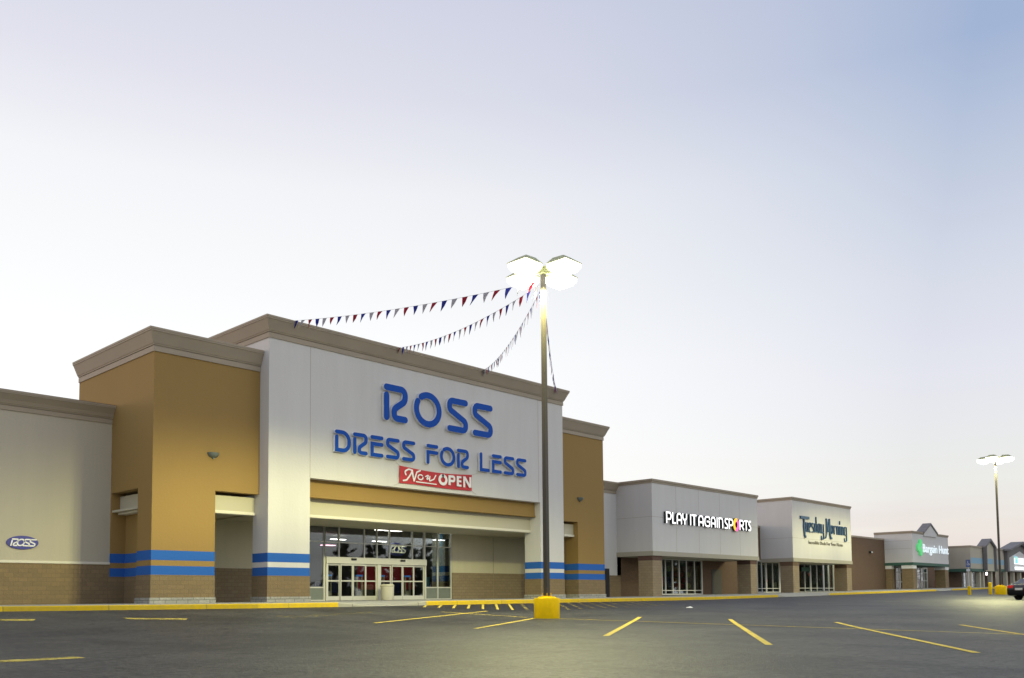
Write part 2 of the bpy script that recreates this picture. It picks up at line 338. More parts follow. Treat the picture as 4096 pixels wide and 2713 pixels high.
def worn_paint(name, col, lo, sc=3.0):
    m = bpy.data.materials.new(name); m.use_nodes = True; t = m.node_tree; b = t.nodes['Principled BSDF']; L = t.links.new
    b.inputs['Base Color'].default_value = (*col, 1); b.inputs['Roughness'].default_value = .75
    geo = N(t, 'ShaderNodeNewGeometry')
    n1 = N(t, 'ShaderNodeTexNoise'); n1.inputs['Scale'].default_value = sc; n1.inputs['Detail'].default_value = 8; n1.inputs['Roughness'].default_value = .7; L(geo.outputs['Position'], n1.inputs['Vector'])
    n2 = N(t, 'ShaderNodeTexNoise'); n2.inputs['Scale'].default_value = 45; n2.inputs['Detail'].default_value = 3; L(geo.outputs['Position'], n2.inputs['Vector'])
    f = math_(t, 'MULTIPLY_ADD', math_(t, 'ADD', math_(t, 'MULTIPLY', n1.outputs['Fac'], .65), math_(t, 'MULTIPLY', n2.outputs['Fac'], .35)), 7.0); f.node.inputs[2].default_value = lo; f.node.use_clamp = True
    mixs = N(t, 'ShaderNodeMixShader'); tr = N(t, 'ShaderNodeBsdfTransparent'); L(f, mixs.inputs[0]); L(tr.outputs[0], mixs.inputs[1]); L(b.outputs[0], mixs.inputs[2]); L(mixs.outputs[0], t.nodes['Material Output'].inputs[0]); return m
M['line'] = worn_paint('line_paint', (.62, .47, .06), -2.2)
M['line_mid'] = worn_paint('scuffed_line_paint', (.55, .43, .07), -2.75)
M['line_worn'] = worn_paint('worn_line_paint', (.45, .36, .08), -3.25)
M['line_faint'] = worn_paint('faint_line_paint', (.36, .30, .09), -3.9)

# ------------------------------------------------------------------ ground, kerb, pavement
PXZ = [(-700, .15), (20, .15), (52, .17), (74, .34), (95, .54), (114, .74), (128, .88), (160, 1.08), (260, 1.3), (700, 1.6)]
def interp(tab, x):
    if x <= tab[0][0]: return tab[0][1]
    for (a, b), (c, d) in zip(tab, tab[1:]):
        if x <= c: return b + (d - b) * (x - a) / (c - a)
    return tab[-1][1]
def PZ(x): return interp(PXZ, x)
def GZ(x, y):
    lot = lambda yy: -.796 + .0155 * max(yy, -40) + .0074 * min(max(x - 26, 0), 150)
    if y < 21.5: return lot(y)
    t = min(1, (y - 21.5) / 8.8)
    return lot(21.5) * (1 - t) + (PZ(x) - .18) * t
KERB = [(-120, 36), (4, 35.6), (10.5, 34.4), (14, 32.5), (18.2, 30.4), (23, 30.2), (47, 30.2), (78, 31.8), (110, 32.6), (142, 33.4), (260, 34)]
def grid(xs, ys, fz):
    b = MB(); b.v = [(x, y, fz(x, y)) for y in ys for x in xs]; n = len(xs)
    b.f = [[j * n + i, j * n + i + 1, (j + 1) * n + i + 1, (j + 1) * n + i] for j in range(len(ys) - 1) for i in range(n - 1)]; return b
gx = [-700, -300, -100, -40, -10, 0, 5, 10, 15, 20, 26, 30, 36, 44, 52, 60, 67, 74, 84, 95, 105, 114, 121, 128, 144, 160, 200, 260, 400, 700]
gy = [-700, -300, -100, -60, -30, -15, -5, 0, 5, 10, 15, 18, 21.5, 24, 27, 30.3, 34, 60, 120, 700]
struct(grid(gx, gy, GZ).build('parking_lot', M['asphalt'], origin=(0, 0, 0)))
RAMPS = [(21.8, 26.6), (62.5, 73), (103, 109), (132, 137)]
def drop(x, y):
    for a, b in RAMPS:
        if a < x < b: return min(1, min(x - a, b - x) / 1.5) * (PZ(x) - GZ(x, y) - .04)
    return 0
# pavement: top sheet from the kerb back under the shops
ks = []
for (a, b), (c, d) in zip(KERB, KERB[1:]):
    n = max(1, int((c - a) / .6)) if a > -20 else 6
    ks += [(a + (c - a) * i / n, b + (d - b) * i / n) for i in range(n)]
ks.append(KERB[-1])
pb = MB(); rows = [.155, .6, 1.9, 6, 30]
for (x0, y0), (x1, y1) in zip(ks, ks[1:]):
    for r0, r1 in zip(rows, rows[1:]):
        dz = lambda x, y, r: PZ(x) - drop(x, y) * max(0, min(1, (1.9 - r) / 1.7))
        pb.face([(x0, y0 + r0, dz(x0, y0, r0)), (x1, y1 + r0, dz(x1, y1, r0)), (x1, y1 + r1, dz(x1, y1, r1)), (x0, y0 + r1, dz(x0, y0, r1))])
pb_o = struct(pb.build('pavement', M['concrete'], origin=(0, 30, 0)))
bm = bmesh.new(); bm.from_mesh(pb_o.data); bmesh.ops.remove_doubles(bm, verts=bm.verts, dist=1e-4); bmesh.ops.recalc_face_normals(bm, faces=bm.faces)
for f in bm.faces:
    if f.normal.z < 0: f.normal_flip()
bm.to_mesh(pb_o.data); bm.free()
# kerb: yellow runs with bare ramps between
def kerb_piece(x0, x1, m):
    pts = [p for p in ks if x0 < p[0] < x1]
    kz = interp(KERB, x0), interp(KERB, x1)
    pts = [(x0, kz[0])] + pts + [(x1, kz[1])]
    rings = []
    for i, (x, y) in enumerate(pts):
        top = PZ(x) + .004; bot = GZ(x, y) - .05
        top -= drop(x, y)
        rings.append([(x, y - .015, bot), (x, y, max(bot + .01, top - .03)), (x, y + .03, top), (x, y + .152, top), (x, y + .152, bot)])
    return MB().loft(rings)
for i, (a, b, mm, dr) in enumerate([(-120, 21.8, 'kerb', 0), (21.8, 26.6, 'concrete', 1), (26.6, 62.5, 'kerb', 0), (62.5, 73, 'concrete', 1), (73, 103, 'kerb', 0), (103, 109, 'concrete', 1), (109, 132, 'kerb', 0), (132, 137, 'concrete', 1), (137, 260, 'kerb', 0)]):
    struct(kerb_piece(a, b, mm).build('kerb' if mm == 'kerb' else 'kerb_ramp', M[mm]))
# painted lines, each a sheet 4 mm above the asphalt
def line_mb(segs, w):
    b = MB()
    for (x0, y0), (x1, y1) in segs:
        d = Vector((x1 - x0, y1 - y0, 0)); n = max(1, int(d.length / 1.5)); d.normalize(); q = Vector((-d.y, d.x, 0)) * w / 2
        P = [Vector((x0 + (x1 - x0) * i / n, y0 + (y1 - y0) * i / n, 0)) for i in range(n + 1)]
        for p, r in zip(P, P[1:]):
            b.face([(v.x, v.y, GZ(v.x, v.y) + .004 + line_mb.lift) for v in (p - q, p + q, r + q, r - q)])
    return b
line_mb.lift = 0
PX0, PY0 = 24.62, 21.3                     # lamp post foot
segs = [((23.6, 25.9), (24.3, PY0 + .7)), ((24.55, PY0 - .55), (25.0, 3.0))]
struct(line_mb(segs, .13).build('row_line', M['line'], origin=(24.5, 12, 0)))
line_mb.lift = .004
stalls = [((17.15, 21.9), (25.9, 25.65)), ((24.1, 21.45), (17.1, 17.4)), ((27.75, 19.37), (16.8, 12.7)), ((28.2, 15.83), (16.6, 8.45)), ((28.38, 12.08), (17.3, 4.8)), ((29.16, 8.52), (17.6, 1.2)), ((29.3, 4.5), (17.7, -2.8)), ((24.9, .6), (17.8, -3.9))]
struct(line_mb(stalls, .15).build('stall_line', M['line'], origin=(22, 10, 0)))
line_mb.lift = 0
# worn rows further out
w = [((51, 27), (51, -6))] + [((56.5, 26 - 4 * k), (45.5, 19 - 4 * k)) for k in range(8)] + [((37.6, 16.3), (48.5, 11.3)), ((36.4, 19.7), (37.7, 19.0)), ((38.5, 12.6), (41, 11.4)), ((42.8, 21), (44.6, 16.2))]
struct(line_mb(w[1:], .13).build('worn_stall_line', M['line_faint'], origin=(51, 8, 0)))
w2 = [((80, 26 - 4 * k), (69, 19 - 4 * k)) for k in range(7)] + [((34.5, 25.2), (62, 26.5)), ((36, 22.0), (62, 24.4))]
struct(line_mb(w2, .14).build('faint_stall_line', M['line_faint'], origin=(75, 8, 0)))
line_mb.lift = .004
struct(line_mb(w[:1] + [((74.5, 26), (74.5, -6))], .13).build('faint_row_line', M['line_faint'], origin=(51, 8, 0)))
line_mb.lift = 0
# crossing hatch in front of the entrance
hs, hw = [], []
for k in range(20):
    xk = 26.4 + .9 * k; L = min(1.12 + .5 * k, 5.0)
    (hs if k < 7 else hw).append(((xk, 30.0), (xk - L, 30.0 - L)))
struct(line_mb(hs, .11).build('crossing_stripe', M['line'], origin=(28, 27, 0)))
struct(line_mb(hw, .14).build('worn_crossing_stripe', M['line_worn'], origin=(38, 27, 0)))
# left-hand lane dashes and a worn painted patch of lettering
def quad(pts, lift=.004): return MB().face([(x, y, GZ(x, y) + lift) for x, y in pts])
q = MB()
for pts in ([(7.2, 28.2), (9.2, 27.3), (8.9, 26.6), (7.3, 27.3)], [(11.5, 26.9), (13.1, 26.0), (12.8, 25.45), (11.45, 26.25)], [(3.2, 15.3), (5.75, 15.25), (5.75, 14.8), (3.2, 14.85)]):
    q.face([(x, y, GZ(x, y) + .004) for x, y in pts])
struct(q.build('lane_dash', M['line_mid'], origin=(8, 20, 0)))
q = MB()
for i in range(9):
    x = 16.2 + i * .54
    for y0, y1 in ((24.9 + i * .2, 25.15 + i * .2), (25.4 + i * .16, 25.65 + i * .15), (25.85 + i * .1, 26.0 + i * .09)):
        q.face([(x, y0, GZ(x, y0) + .004), (x + .42, y0 + .15, GZ(x + .42, y0) + .004), (x + .42, y1 + .12, GZ(x + .42, y1) + .004), (x, y1, GZ(x, y1) + .004)])
struct(q.build('worn_pavement_paint', M['line_worn'], origin=(16, 22, 0)))

# ------------------------------------------------------------------ architecture builders
ZB = -.25
def cornice(x0, x1, yf, yb, prof, name, m, parent):
    rings = [[(x0 - e, yb, z), (x0 - e, yf - e, z), (x1 + e, yf - e, z), (x1 + e, yb, z)] for e, z in prof]
    b = MB().loft(rings, closed=False)
    e, z = prof[-1]; b.face([(x0 - e, yf - e, z), (x1 + e, yf - e, z), (x1 + e, yb, z), (x0 - e, yb, z)])
    o = b.build(name, m, parent)
    return o
def crown(z0, e=.36, hh=1.0):
    return [(.0, z0), (.05, z0), (.05, z0 + .25 * hh), (.02, z0 + .255 * hh), (.02, z0 + .275 * hh), (.075, z0 + .28 * hh), (.09, z0 + .33 * hh), (.12, z0 + .36 * hh), (.2, z0 + .55 * hh), (e - .03, z0 + .85 * hh), (e, z0 + .86 * hh), (e, z0 + .93 * hh), (e + .02, z0 + .935 * hh), (e + .02, z0 + 1.03 * hh), (-.02, z0 + 1.05 * hh)]
def coping(z0, e=.1, h=.3): return [(0, z0), (.05, z0), (.05, z0 + h * .45), (e, z0 + h * .5), (e, z0 + h), (-.02, z0 + h + .01)]
def wrap(x0, x1, y0, y1, z0, z1, p): return MB().box(x0 - p, x1 + p, y0 - p, y1 + p, z0, z1)
Yw, Yt, Yr, Yl, Yb = 38.53, 39.36, 39.94, 43.85, 41.94
ZS = (2.59, 2.139, 1.877, 1.463)
def pier_trim(x0, x1, y0, y1, parent):
    for z1, z0 in ((ZS[0], ZS[1]), (ZS[2], ZS[3])): wrap(x0, x1, y0, y1, z0, z1, .006).build('stripe', M['blue'], parent)
    wrap(x0, x1, y0, y1, ZB, ZS[3], .018).build('block_base', M['block'], parent)
    wrap(x0, x1, y0, y1, ZB, .415, .06).build('stone_plinth', M['stone'], parent)

# ================================================================== the big clothing store
st_ = thing('clothing_store', 'large white and ochre clothing store with blue stripes and a tall recessed entrance', 'store', (35, 44, .15))
# entrance block
X0, X1, OX0, OX1, OZ, WT = 23.54, 46.39, 25.97, 43.98, 6.53, 13.41
b = MB().box(X0, OX0, Yw, Yr, ZB, OZ).box(OX1, X1, Yw, Yr, ZB, OZ).box(X0, X1, Yw, 49, OZ, WT)
eb = b.build('entrance_block', M['stucco'], st_)
for x in (OX0, 43.84): MB().box(x - .01, x + .01, Yw - .004, Yw + .001, OZ + .01, WT - .01).build('control_joint', M['tan'], eb)
cornice(X0, X1, Yw, 49, crown(WT), 'cornice', M['tan'], eb)
pier_trim(X0, OX0, Yw, Yr, eb); pier_trim(OX1, X1, Yw, Yr, eb)
# beams under the opening
ob = MB().box(OX0 + .002, OX1 - .002, 39.02, Yr + .3, 5.66, OZ - .0005)
for_lip = MB().box(OX0 + .003, OX1 - .003, 38.93, 39.3, 5.57, 5.66)
beam = ob.build('ochre_beam', M['ochre'], st_); for_lip.build('lip', M['ochre'], beam, bevel=.03)
cb = MB().box(OX0 + .002, OX1 - .002, 39.44, 40.6, 4.72, 5.655)
can = cb.build('canopy', M['cream'], st_)
MB().box(OX0 + .003, OX1 - .003, 39.36, 39.8, 4.56, 4.72).build('moulding', M['sill'], can, bevel=.03)
MB().box(OX0 + .004, OX1 - .004, 39.8, Yr, 4.57, 4.719).box(X0 + .1, X1 - .1, Yr + .001, Yl - .03, 4.56, 4.7).build('soffit', M['cream'], st_)
# corner towers
def tower(x0, x1, px0, px1, ox0, ox1, side):
    b = MB().box(x0, x1, Yt, 48.1, 5.55, 11.78).box(px0, px1, Yt, 40.83, ZB, 5.55)
    if side: b.box(x0, x0 + .73, 43.78, 44.2, ZB, 5.55)
    tw = b.build('corner_tower', M['ochre'], st_)
    cornice(x0 if side else x0 + .001, x1 if not side else x1 - .001, Yt, 48.1, crown(11.78), 'cornice', M['tan'], tw) if side is None else None
    prof = crown(11.78)
    e_l = lambda e: (x0 - e) if side else x0 + .002
    e_r = lambda e: (x1 + e) if not side else x1 - .002
    cbm = MB()
    rings = [[(e_l(e), 48.1, z), (e_l(e), Yt - e, z), (e_r(e), Yt - e, z), (e_r(e), 48.1, z)] for e, z in prof]
    cbm.loft(rings, closed=False); e, z = prof[-1]; cbm.face([(e_l(e), Yt - e, z), (e_r(e), Yt - e, z), (e_r(e), 48.1, z), (e_l(e), 48.1, z)])
    cbm.build('cornice', M['tan'], tw)
    pier_trim(px0, px1, Yt, 40.83, tw)
    c = MB().box(ox0 + .002, ox1 - .002, Yt + .42, Yt + .9, 4.66, 5.4).build('canopy', M['cream'], tw)
    MB().box(ox0 + .003, ox1 - .003, Yt + .32, Yt + .8, 4.5, 4.66).build('moulding', M['sill'], c, bevel=.03)
    MB().box(x0 + .05, x1 - .05, 40.3 if side else 40.2, Yl - .05, 4.6, 4.7).build('soffit', M['cream'], tw)
    if side:
        c = MB().box(x0 + .42, x0 + .9, 40.85, 43.76, 4.66, 5.4).build('canopy', M['cream'], tw)
        MB().box(x0 + .32, x0 + .8, 40.852, 43.758, 4.5, 4.66).build('moulding', M['sill'], c, bevel=.03)
        MB().box(x0 + .72, x0 + .95, 40.83, 43.78, ZB, 4.6).build('niche_wall', M['ochre'], tw)
        for z1, z0 in ((ZS[0], ZS[1]), (ZS[2], ZS[3])):
            MB().box(x0 + .714, x0 + .73, 40.84, 43.77, z0, z1).build('stripe', M['blue'], tw)
            MB().box(x0 - .006, x0 + .713, 43.775, 43.95, z0, z1).build('stripe', M['blue'], tw)
        MB().box(x0 + .70, x0 + .73, 40.84, 43.77, ZB, ZS[3]).build('block_base', M['block'], tw)
        MB().box(x0 - .018, x0 + .70, 43.77, 43.95, ZB, ZS[3]).build('block_base', M['block'], tw)
    return tw
t1 = tower(18.06, X0 - .002, 18.06, 21.17, 21.17, X0 - .002, True)
t2 = tower(X1 + .002, 52.04, 48.97, 52.04, X1 + .002, 48.97, False)
# arcade back wall
SXL, SXR = 28.55, 40.93
MB().box(18.3, SXL, Yl, Yl + .3, 1.98, 4.7).build('arcade_wall', M['lobby'], st_)
MB().box(18.3, SXL, Yl - .02, Yl + .28, ZB, 1.98).build('arcade_base', M['tanblock'], st_)
MB().box(SXR, 53, Yl, Yl + .3, 1.95, 4.7).build('arcade_wall', M['lobby'], st_)
MB().box(SXR, 53, Yl - .02, Yl + .28, ZB, 1.95).build('arcade_base', M['tanblock'], st_)
MB().box(51.7, 52.03, 40.85, Yl - .03, ZB, 5.5).build('arcade_end', M['ochre'], st_)
# low wings left and right
wl = MB().box(-40, 18.058, Yl, 60, 2.05, 9.0).build('side_wing', M['wing'], st_)
MB().box(-40, 18.056, Yl - .03, 59.9, ZB, 2.05).build('block_base', M['block'], wl)
MB().box(-40, 18.056, Yl - .06, Yl + .05, 2.051, 2.17).build('sill_course', M['sill'], wl, bevel=.015)
pr = crown(9.0, .42, .82)
rg = [[(-40, Yl - e, z), (18.057, Yl - e, z)] for e, z in pr]; cbm = MB().loft(rg, closed=False); cbm.face([(-40, Yl - .44, pr[-1][1]), (18.057, Yl - .44, pr[-1][1]), (18.057, 59, pr[-1][1]), (-40, 59, pr[-1][1])]); cbm.build('cornice', M['tan'], wl)
wr = MB().box(52.043, 57.6, Yb, 60, 1.89, 8.4).build('side_wing', M['stucco'], st_)
MB().box(52.044, 57.5, Yb - .025, 59, ZB, 1.89).build('block_base', M['block'], wr)
pr = crown(8.4, .40, .86); rg = [[(52.045, Yb - e, z), (57.085, Yb - e, z)] for e, z in pr]; MB().loft(rg, closed=False).build('cornice', M['tan'], wr)
# recess storefront
MB().box(44.9, 44.92, Yl - .024, Yl, .16, 4.5).build('control_joint', M['tan'], st_)
KX = Yl / Yr
Yd = Yl
class SB(MB):                                # widths and heights of the glazed front, measured in one place
    def box(s, x0, x1, y0, y1, z0, z1):
        q = lambda z: z if z < .23 else HC + (z - HC) * KX
        return MB.box(s, x0 * KX, x1 * KX, y0 * 1.0 + (Yl - Yr), y1 + (Yl - Yr), q(z0), q(z1))
fr = SB()
def vbar(x, w, z0, z1, y0=Yr, d=.12): fr.box(x - w / 2, x + w / 2, y0, y0 + d, z0, z1)
sf = None
for x in (27.9, 28.83, 30.55, 31.45, 32.37, 34.09): vbar(x, .075, 2.56, 4.2)
for x in (26.02, 37.2, 36.1): vbar(x, .07, .15, 4.2)
vbar(27.87, .1, .15, 4.2); vbar(35.03, .14, .15, 4.2)
xs = [26.05, 27.82, 35.1, 37.17]
for a, c in ((26.05, 27.82), (35.1, 36.065), (36.135, 37.165)):
    fr.box(a, c, Yr + .002, Yr + .118, .86, .93); fr.box(a, c, Yr + .002, Yr + .118, .15, .22)
edges = [26.06, 27.82, 27.94, 28.79, 28.87, 30.51, 30.59, 31.41, 31.49, 32.33, 32.41, 34.05, 34.13, 34.96, 35.1, 36.065, 36.135, 37.165]
for a, c in zip(edges[::2], edges[1::2]): fr.box(a, c, Yr + .003, Yr + .1, 3.34, 3.39)
sf = fr.build('storefront_frame', M['alum'], st_)
gl = SB()
for a, c in zip(edges[::2], edges[1::2]):
    gl.box(a, c, Yr + .05, Yr + .056, 3.39, 4.2); gl.box(a, c, Yr + .05, Yr + .056, 2.56 if 27.9 < a < 35 else .93, 3.34)
gl.build('pane', M['glass'], sf)
for a, c in ((26.06, 27.82), (35.1, 36.065), (36.135, 37.165)): SB().box(a, c, Yr + .05, Yr + .07, .22, .86).build('lower_panel', M['frost'], sf)
# sliding doors: header box and eight leaves
SB().box(27.93, 35.08, Yr - .16, Yr + .12, 2.2, 2.56).build('door_header', M['alum'], st_, bevel=.01)
for x in (29.7, 33.2): SB().box(x - .16, x + .16, Yr - .24, Yr - .16, 2.4, 2.5).build('door_sensor', M['dark'], st_)
for a, c in ((27.93, 28.05), (31.42, 31.66), (34.98, 35.08)): SB().box(a, c, Yr - .1, Yr + .1, .15, 2.2).build('door_post', M['alum'], st_)
dl = [28.05, 28.88, 29.72, 30.62, 31.42]; dr_ = [31.66, 32.46, 33.28, 34.15, 34.98]
for seq in (dl, dr_):
    for i, (a, c) in enumerate(zip(seq, seq[1:])):
        yo = Yr - .06 + (.06 if i in (0, 3) else 0); g = .09
        f = SB().box(a + .01, a + g - .02, yo, yo + .05, .17, 2.19).box(c - g + .02, c - .01, yo, yo + .05, .17, 2.19).box(a + g - .02, c - g + .02, yo + .001, yo + .049, .17, .42).box(a + g - .02, c - g + .02, yo + .001, yo + .049, 2.1, 2.19).box(a + g - .02, c - g + .02, yo + .001, yo + .049, 1.22, 1.29)
        d = f.build('sliding_door', M['alum'], st_)
        SB().box(a + g - .02, c - g + .02, yo + .02, yo + .026, .42, 1.22).box(a + g - .02, c - g + .02, yo + .02, yo + .026, 1.29, 2.1).build('pane', M['glass'], d)
# sales floor behind the glass
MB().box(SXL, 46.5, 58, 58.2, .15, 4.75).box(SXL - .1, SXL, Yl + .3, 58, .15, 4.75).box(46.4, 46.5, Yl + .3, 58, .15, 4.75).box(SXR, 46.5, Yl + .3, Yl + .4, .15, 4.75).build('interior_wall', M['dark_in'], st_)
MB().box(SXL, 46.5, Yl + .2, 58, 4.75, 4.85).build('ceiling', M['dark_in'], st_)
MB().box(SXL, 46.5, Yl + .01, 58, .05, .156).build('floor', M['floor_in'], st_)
cl = thing('x', 'x', 'x', (0, 0, 0)); bpy.data.objects.remove(cl)
def ceiling_panel(x, y, l, w, m, label, z=4.2):
    if x < 45: x, y, z = x * KX, y * KX, HC + (z - HC) * KX
    o = MB().box(x - l / 2, x + l / 2, y - w / 2, y + w / 2, z, z + .04).build('ceiling_light', m); tag(o, label, 'ceiling light', 'lights on the ceiling behind the store glass'); return o
ceiling_panel(32.9, 40.25, 1.2, .4, M['tube'], 'long lit ceiling panel above the hanging oval sign')
ceiling_panel(31.9, 40.3, .5, .35, M['tube'], 'short lit ceiling panel left of the long one')
ceiling_panel(29.3, 45.5, 1.3, .5, M['tube'], 'lit ceiling panel over the left doors', 3.6)
ceiling_panel(32.5, 46.2, 1.0, .4, M['pinktube'], 'pink lit ceiling panel over the middle doors', 3.6)
ceiling_panel(36.6, 40.4, .9, .3, M['tube'], 'lit ceiling panel in the right side window', 3.8)
for k in range(4): ceiling_panel(27.4 + 3.4 * k, 47.5, 1.2, .25, M['tube'], 'one of the added lit panels that brighten the clothing store from deep inside', 4.1)  # added panels, brightening the dark sales floor
o = MB().box(38.9, 44.2, 51.5, 51.7, .9, 3.1).build('red_display_wall', M['red_in']); tag(o, 'deep red display wall inside the store behind the middle doors', 'display')
o = MB().box(40.2, 40.9, 44.7, 45.1, .15, 4.7).build('blue_column', M['cream']); tag(o, 'pale interior column with a blue panel in the right window', 'column')
b0 = MB().box(40.55, 40.88, 44.685, 44.7, 1.8, 4.69).build('panel', M['posterblue'], o)
o = MB().box(40.4, 41.0, 46.2, 46.25, 1.0, 1.7).build('window_poster', M['posterblue']); tag(o, 'small light blue poster low in the right side window', 'poster')
def gate(x, y, label):
    x, y = x * KX, y * KX
    t = thing('security_gate', label, 'security gate', (x, y, .15), 'security gates inside the doors')
    MB().box(x - .22, x - .16, y - .06, y + .06, .15, 1.66).box(x + .16, x + .22, y - .06, y + .06, .15, 1.66).box(x - .16, x + .16, y - .04, y + .04, .15, .75).build('frame', M['gate'], t)
    MB().box(x - .23, x + .23, y - .07, y + .07, 1.66, 1.76).build('cap', M['gateblue'], t)
gate(29.0, 41.2, 'blue capped cream security gate behind the leftmost door'); gate(31.15, 41.2, 'blue capped cream security gate behind the fourth door from the left')
gate(32.75, 41.2, 'blue capped cream security gate behind the door beside the bin'); gate(34.75, 41.2, 'blue capped cream security gate behind the rightmost door')
def rack(x, y, l, label):
    x, y = x * KX, y * KX
    t = thing('clothes_rack', label, 'clothes rack', (x, y, .15), 'clothes racks inside the store')
    rng = random.Random(int(x * 10)); g = MB()
    n = int(l / .09)
    for k in range(n):
        xx = x - l / 2 + k * .09; h = .62 + rng.random() * .12; dy = .2 + rng.random() * .07
        g.prism([(-dy, 1.15 - h), (dy, 1.15 - h), (dy * .9, 1.08), (.04, 1.17), (-.04, 1.17), (-dy * .9, 1.08)], lambda a, c, d: (d, y + a, .15 + c), xx, xx + .06)
    g.build('garment_row', M['navy'], t)
    MB().tube([(x - l / 2, y, 1.36), (x + l / 2, y, 1.36)], .015).tube([(x - l / 2, y, .15), (x - l / 2, y, 1.36)], .015).tube([(x + l / 2, y, .15), (x + l / 2, y, 1.36)], .015).build('rail', M['alum'], t)
rack(30.6, 43.6, 1.7, 'navy clothes rack behind the left doors'); rack(35.2, 43.4, 2.2, 'navy clothes rack behind the right doors'); rack(38.6, 42.6, 1.6, 'navy clothes rack in the right side window')
# hanging oval sign inside the glass
# ------------------------------------------------------------------ stroke lettering
def fillet(pts):
    out = []
    for i, p in enumerate(pts):
        x, y = p[0], p[1]; r = p[2] if len(p) > 2 else 0
        if i in (0, len(pts) - 1) or r == 0: out.append(Vector((x, y, 0))); continue
        P = Vector((x, y, 0)); A = Vector((*pts[i - 1][:2], 0)); B = Vector((*pts[i + 1][:2], 0))
        da = (A - P); db = (B - P); la, lb = da.length, db.length; da.normalize(); db.normalize()
        ang = da.angle(db); tlen = min(r / max(math.tan(ang / 2), 1e-3), la * .49 if i > 1 else la * .98, lb * .49 if i < len(pts) - 2 else lb * .98); rr = tlen * math.tan(ang / 2)
        cdir = (da + db).normalized(); C = P + cdir * (rr / math.sin(ang / 2))
        s = P + da * tlen; e = P + db * tlen; a0 = math.atan2(s.y - C.y, s.x - C.x); a1 = math.atan2(e.y - C.y, e.x - C.x)
        d = (a1 - a0 + math.pi) % (2 * math.pi) - math.pi; n = max(3, int(abs(d) / .22))
        out += [Vector((C.x + rr * math.cos(a0 + d * k / n), C.y + rr * math.sin(a0 + d * k / n), 0)) for k in range(n + 1)]
    res = [out[0]]
    for p in out[1:]:
        if (p - res[-1]).length > 1e-4: res.append(p)
    return res
def ellipse(cx, cy, rx, ry, a0, a1, n=28): return [Vector((cx + rx * math.cos(R(a0 + (a1 - a0) * k / n)), cy + ry * math.sin(R(a0 + (a1 - a0) * k / n)), 0)) for k in range(n + 1)]
def outline(path, hw, rnd=True, taper=None):
    n = len(path); Lp, Rp = [], []
    for i, p in enumerate(path):
        t0 = (path[i] - path[i - 1]).normalized() if i > 0 else None; t1 = (path[i + 1] - path[i]).normalized() if i < n - 1 else None
        if t0 is None: t = t1; k = 1
        elif t1 is None: t = t0; k = 1
        else:
            t = (t0 + t1)
            if t.length < 1e-4: t = t0
            t.normalize(); k = 1 / max(.5, t.dot(t1))
        h = hw * k * (taper[0] + (taper[1] - taper[0]) * i / (n - 1) if taper else 1)
        q = Vector((-t.y, t.x, 0)) * h; Lp.append(p + q); Rp.append(p - q)
    def cap(c, frm, sgn):
        d = frm - c; a = math.atan2(d.y, d.x); r = d.length
        return [Vector((c.x + r * math.cos(a + sgn * math.pi * k / 8), c.y + r * math.sin(a + sgn * math.pi * k / 8), 0)) for k in range(1, 8)]
    return Lp, Rp, (cap(path[-1], Lp[-1], -1) if rnd else []), (cap(path[0], Rp[0], -1) if rnd else [])
def stroke(mb, path, hw, fn, y0, y1, rnd=True, taper=None):
    """ribbon with thickness; fn(a,b,y) -> world; y0 is the front"""
    Lp, Rp, ce, cs = outline(path, hw, rnd, taper); n = len(path)
    for y in (y0, y1):
        for i in range(n - 1): mb.face([fn(p.x, p.y, y) for p in (Lp[i], Lp[i + 1], Rp[i + 1], Rp[i])])
        if ce: mb.face([fn(p.x, p.y, y) for p in [Lp[-1]] + ce + [Rp[-1]]])
        if cs: mb.face([fn(p.x, p.y, y) for p in [Rp[0]] + cs + [Lp[0]]])
    ring = Lp + ce + Rp[::-1] + cs; m = len(ring)
    for i in range(m):
        p, q = ring[i], ring[(i + 1) % m]
        if (p - q).length > 1e-5: mb.face([fn(p.x, p.y, y0), fn(q.x, q.y, y0), fn(q.x, q.y, y1), fn(p.x, p.y, y1)])
def rossglyph(ch, w):
    a = .09
    if ch == 'R': return [[(a, .91), (w - a, .91, .27), (w - a, .60, .2), (.40 * w + .02, .34, .16), (.40 * w + .02, .09, .2), (w - a, .09)], [(a, .69), (a, a)]]
    if ch == 'S': return [[(w - a, .91), (a, .91, .22), (a, .645, .12), (w - a, .345, .14), (w - a, .09, .22), (a, .09)]]
    if ch == 'D': return [[(a, .91), (w - a, .91, .38), (w - a, .09, .44), (a, .09), (a, .68)]]
    if ch == 'E': return [[(a, .91), (w - a, .91)], [(w - a, .60), (a, .60), (a, .09), (w - a, .09)]]
    if ch == 'F': return [[(a, .91), (w - a, .91)], [(w - a, .60), (a, .60), (a, a)]]
    if ch == 'L': return [[(a, .91), (a, .09), (w - a, .09)]]
    if ch == 'O': return [ellipse(w / 2, .5, w / 2 - a, .41, 152, 486, 40)]
def letter(parent, name, strokes, fn, hw, yf, yb, face_m, side_m, face_t=.02, rnd=True):
    body = MB(); face = MB()
    for k, s in enumerate(strokes):
        p = s if isinstance(s[0], Vector) else fillet(s)
        stroke(body, p, hw * 1.05, fn, yf + face_t + .0012 * k, yb, rnd); stroke(face, p, hw, fn, yf - .0015 * k, yf + face_t - .001, rnd)
    o = body.build(name, side_m, parent); face.build('letter_face', face_m, o); return o
def facade_fn(x0, z0, h, sx=1.0, shear=0): return lambda a, b_, y: (x0 + a * h * sx + shear * b_ * h, y, z0 + b_ * h)
sg = thing('store_sign', 'raised blue letters with white sides reading ROSS DRESS FOR LESS on the white entrance wall', 'sign', (35, Yw, 8))
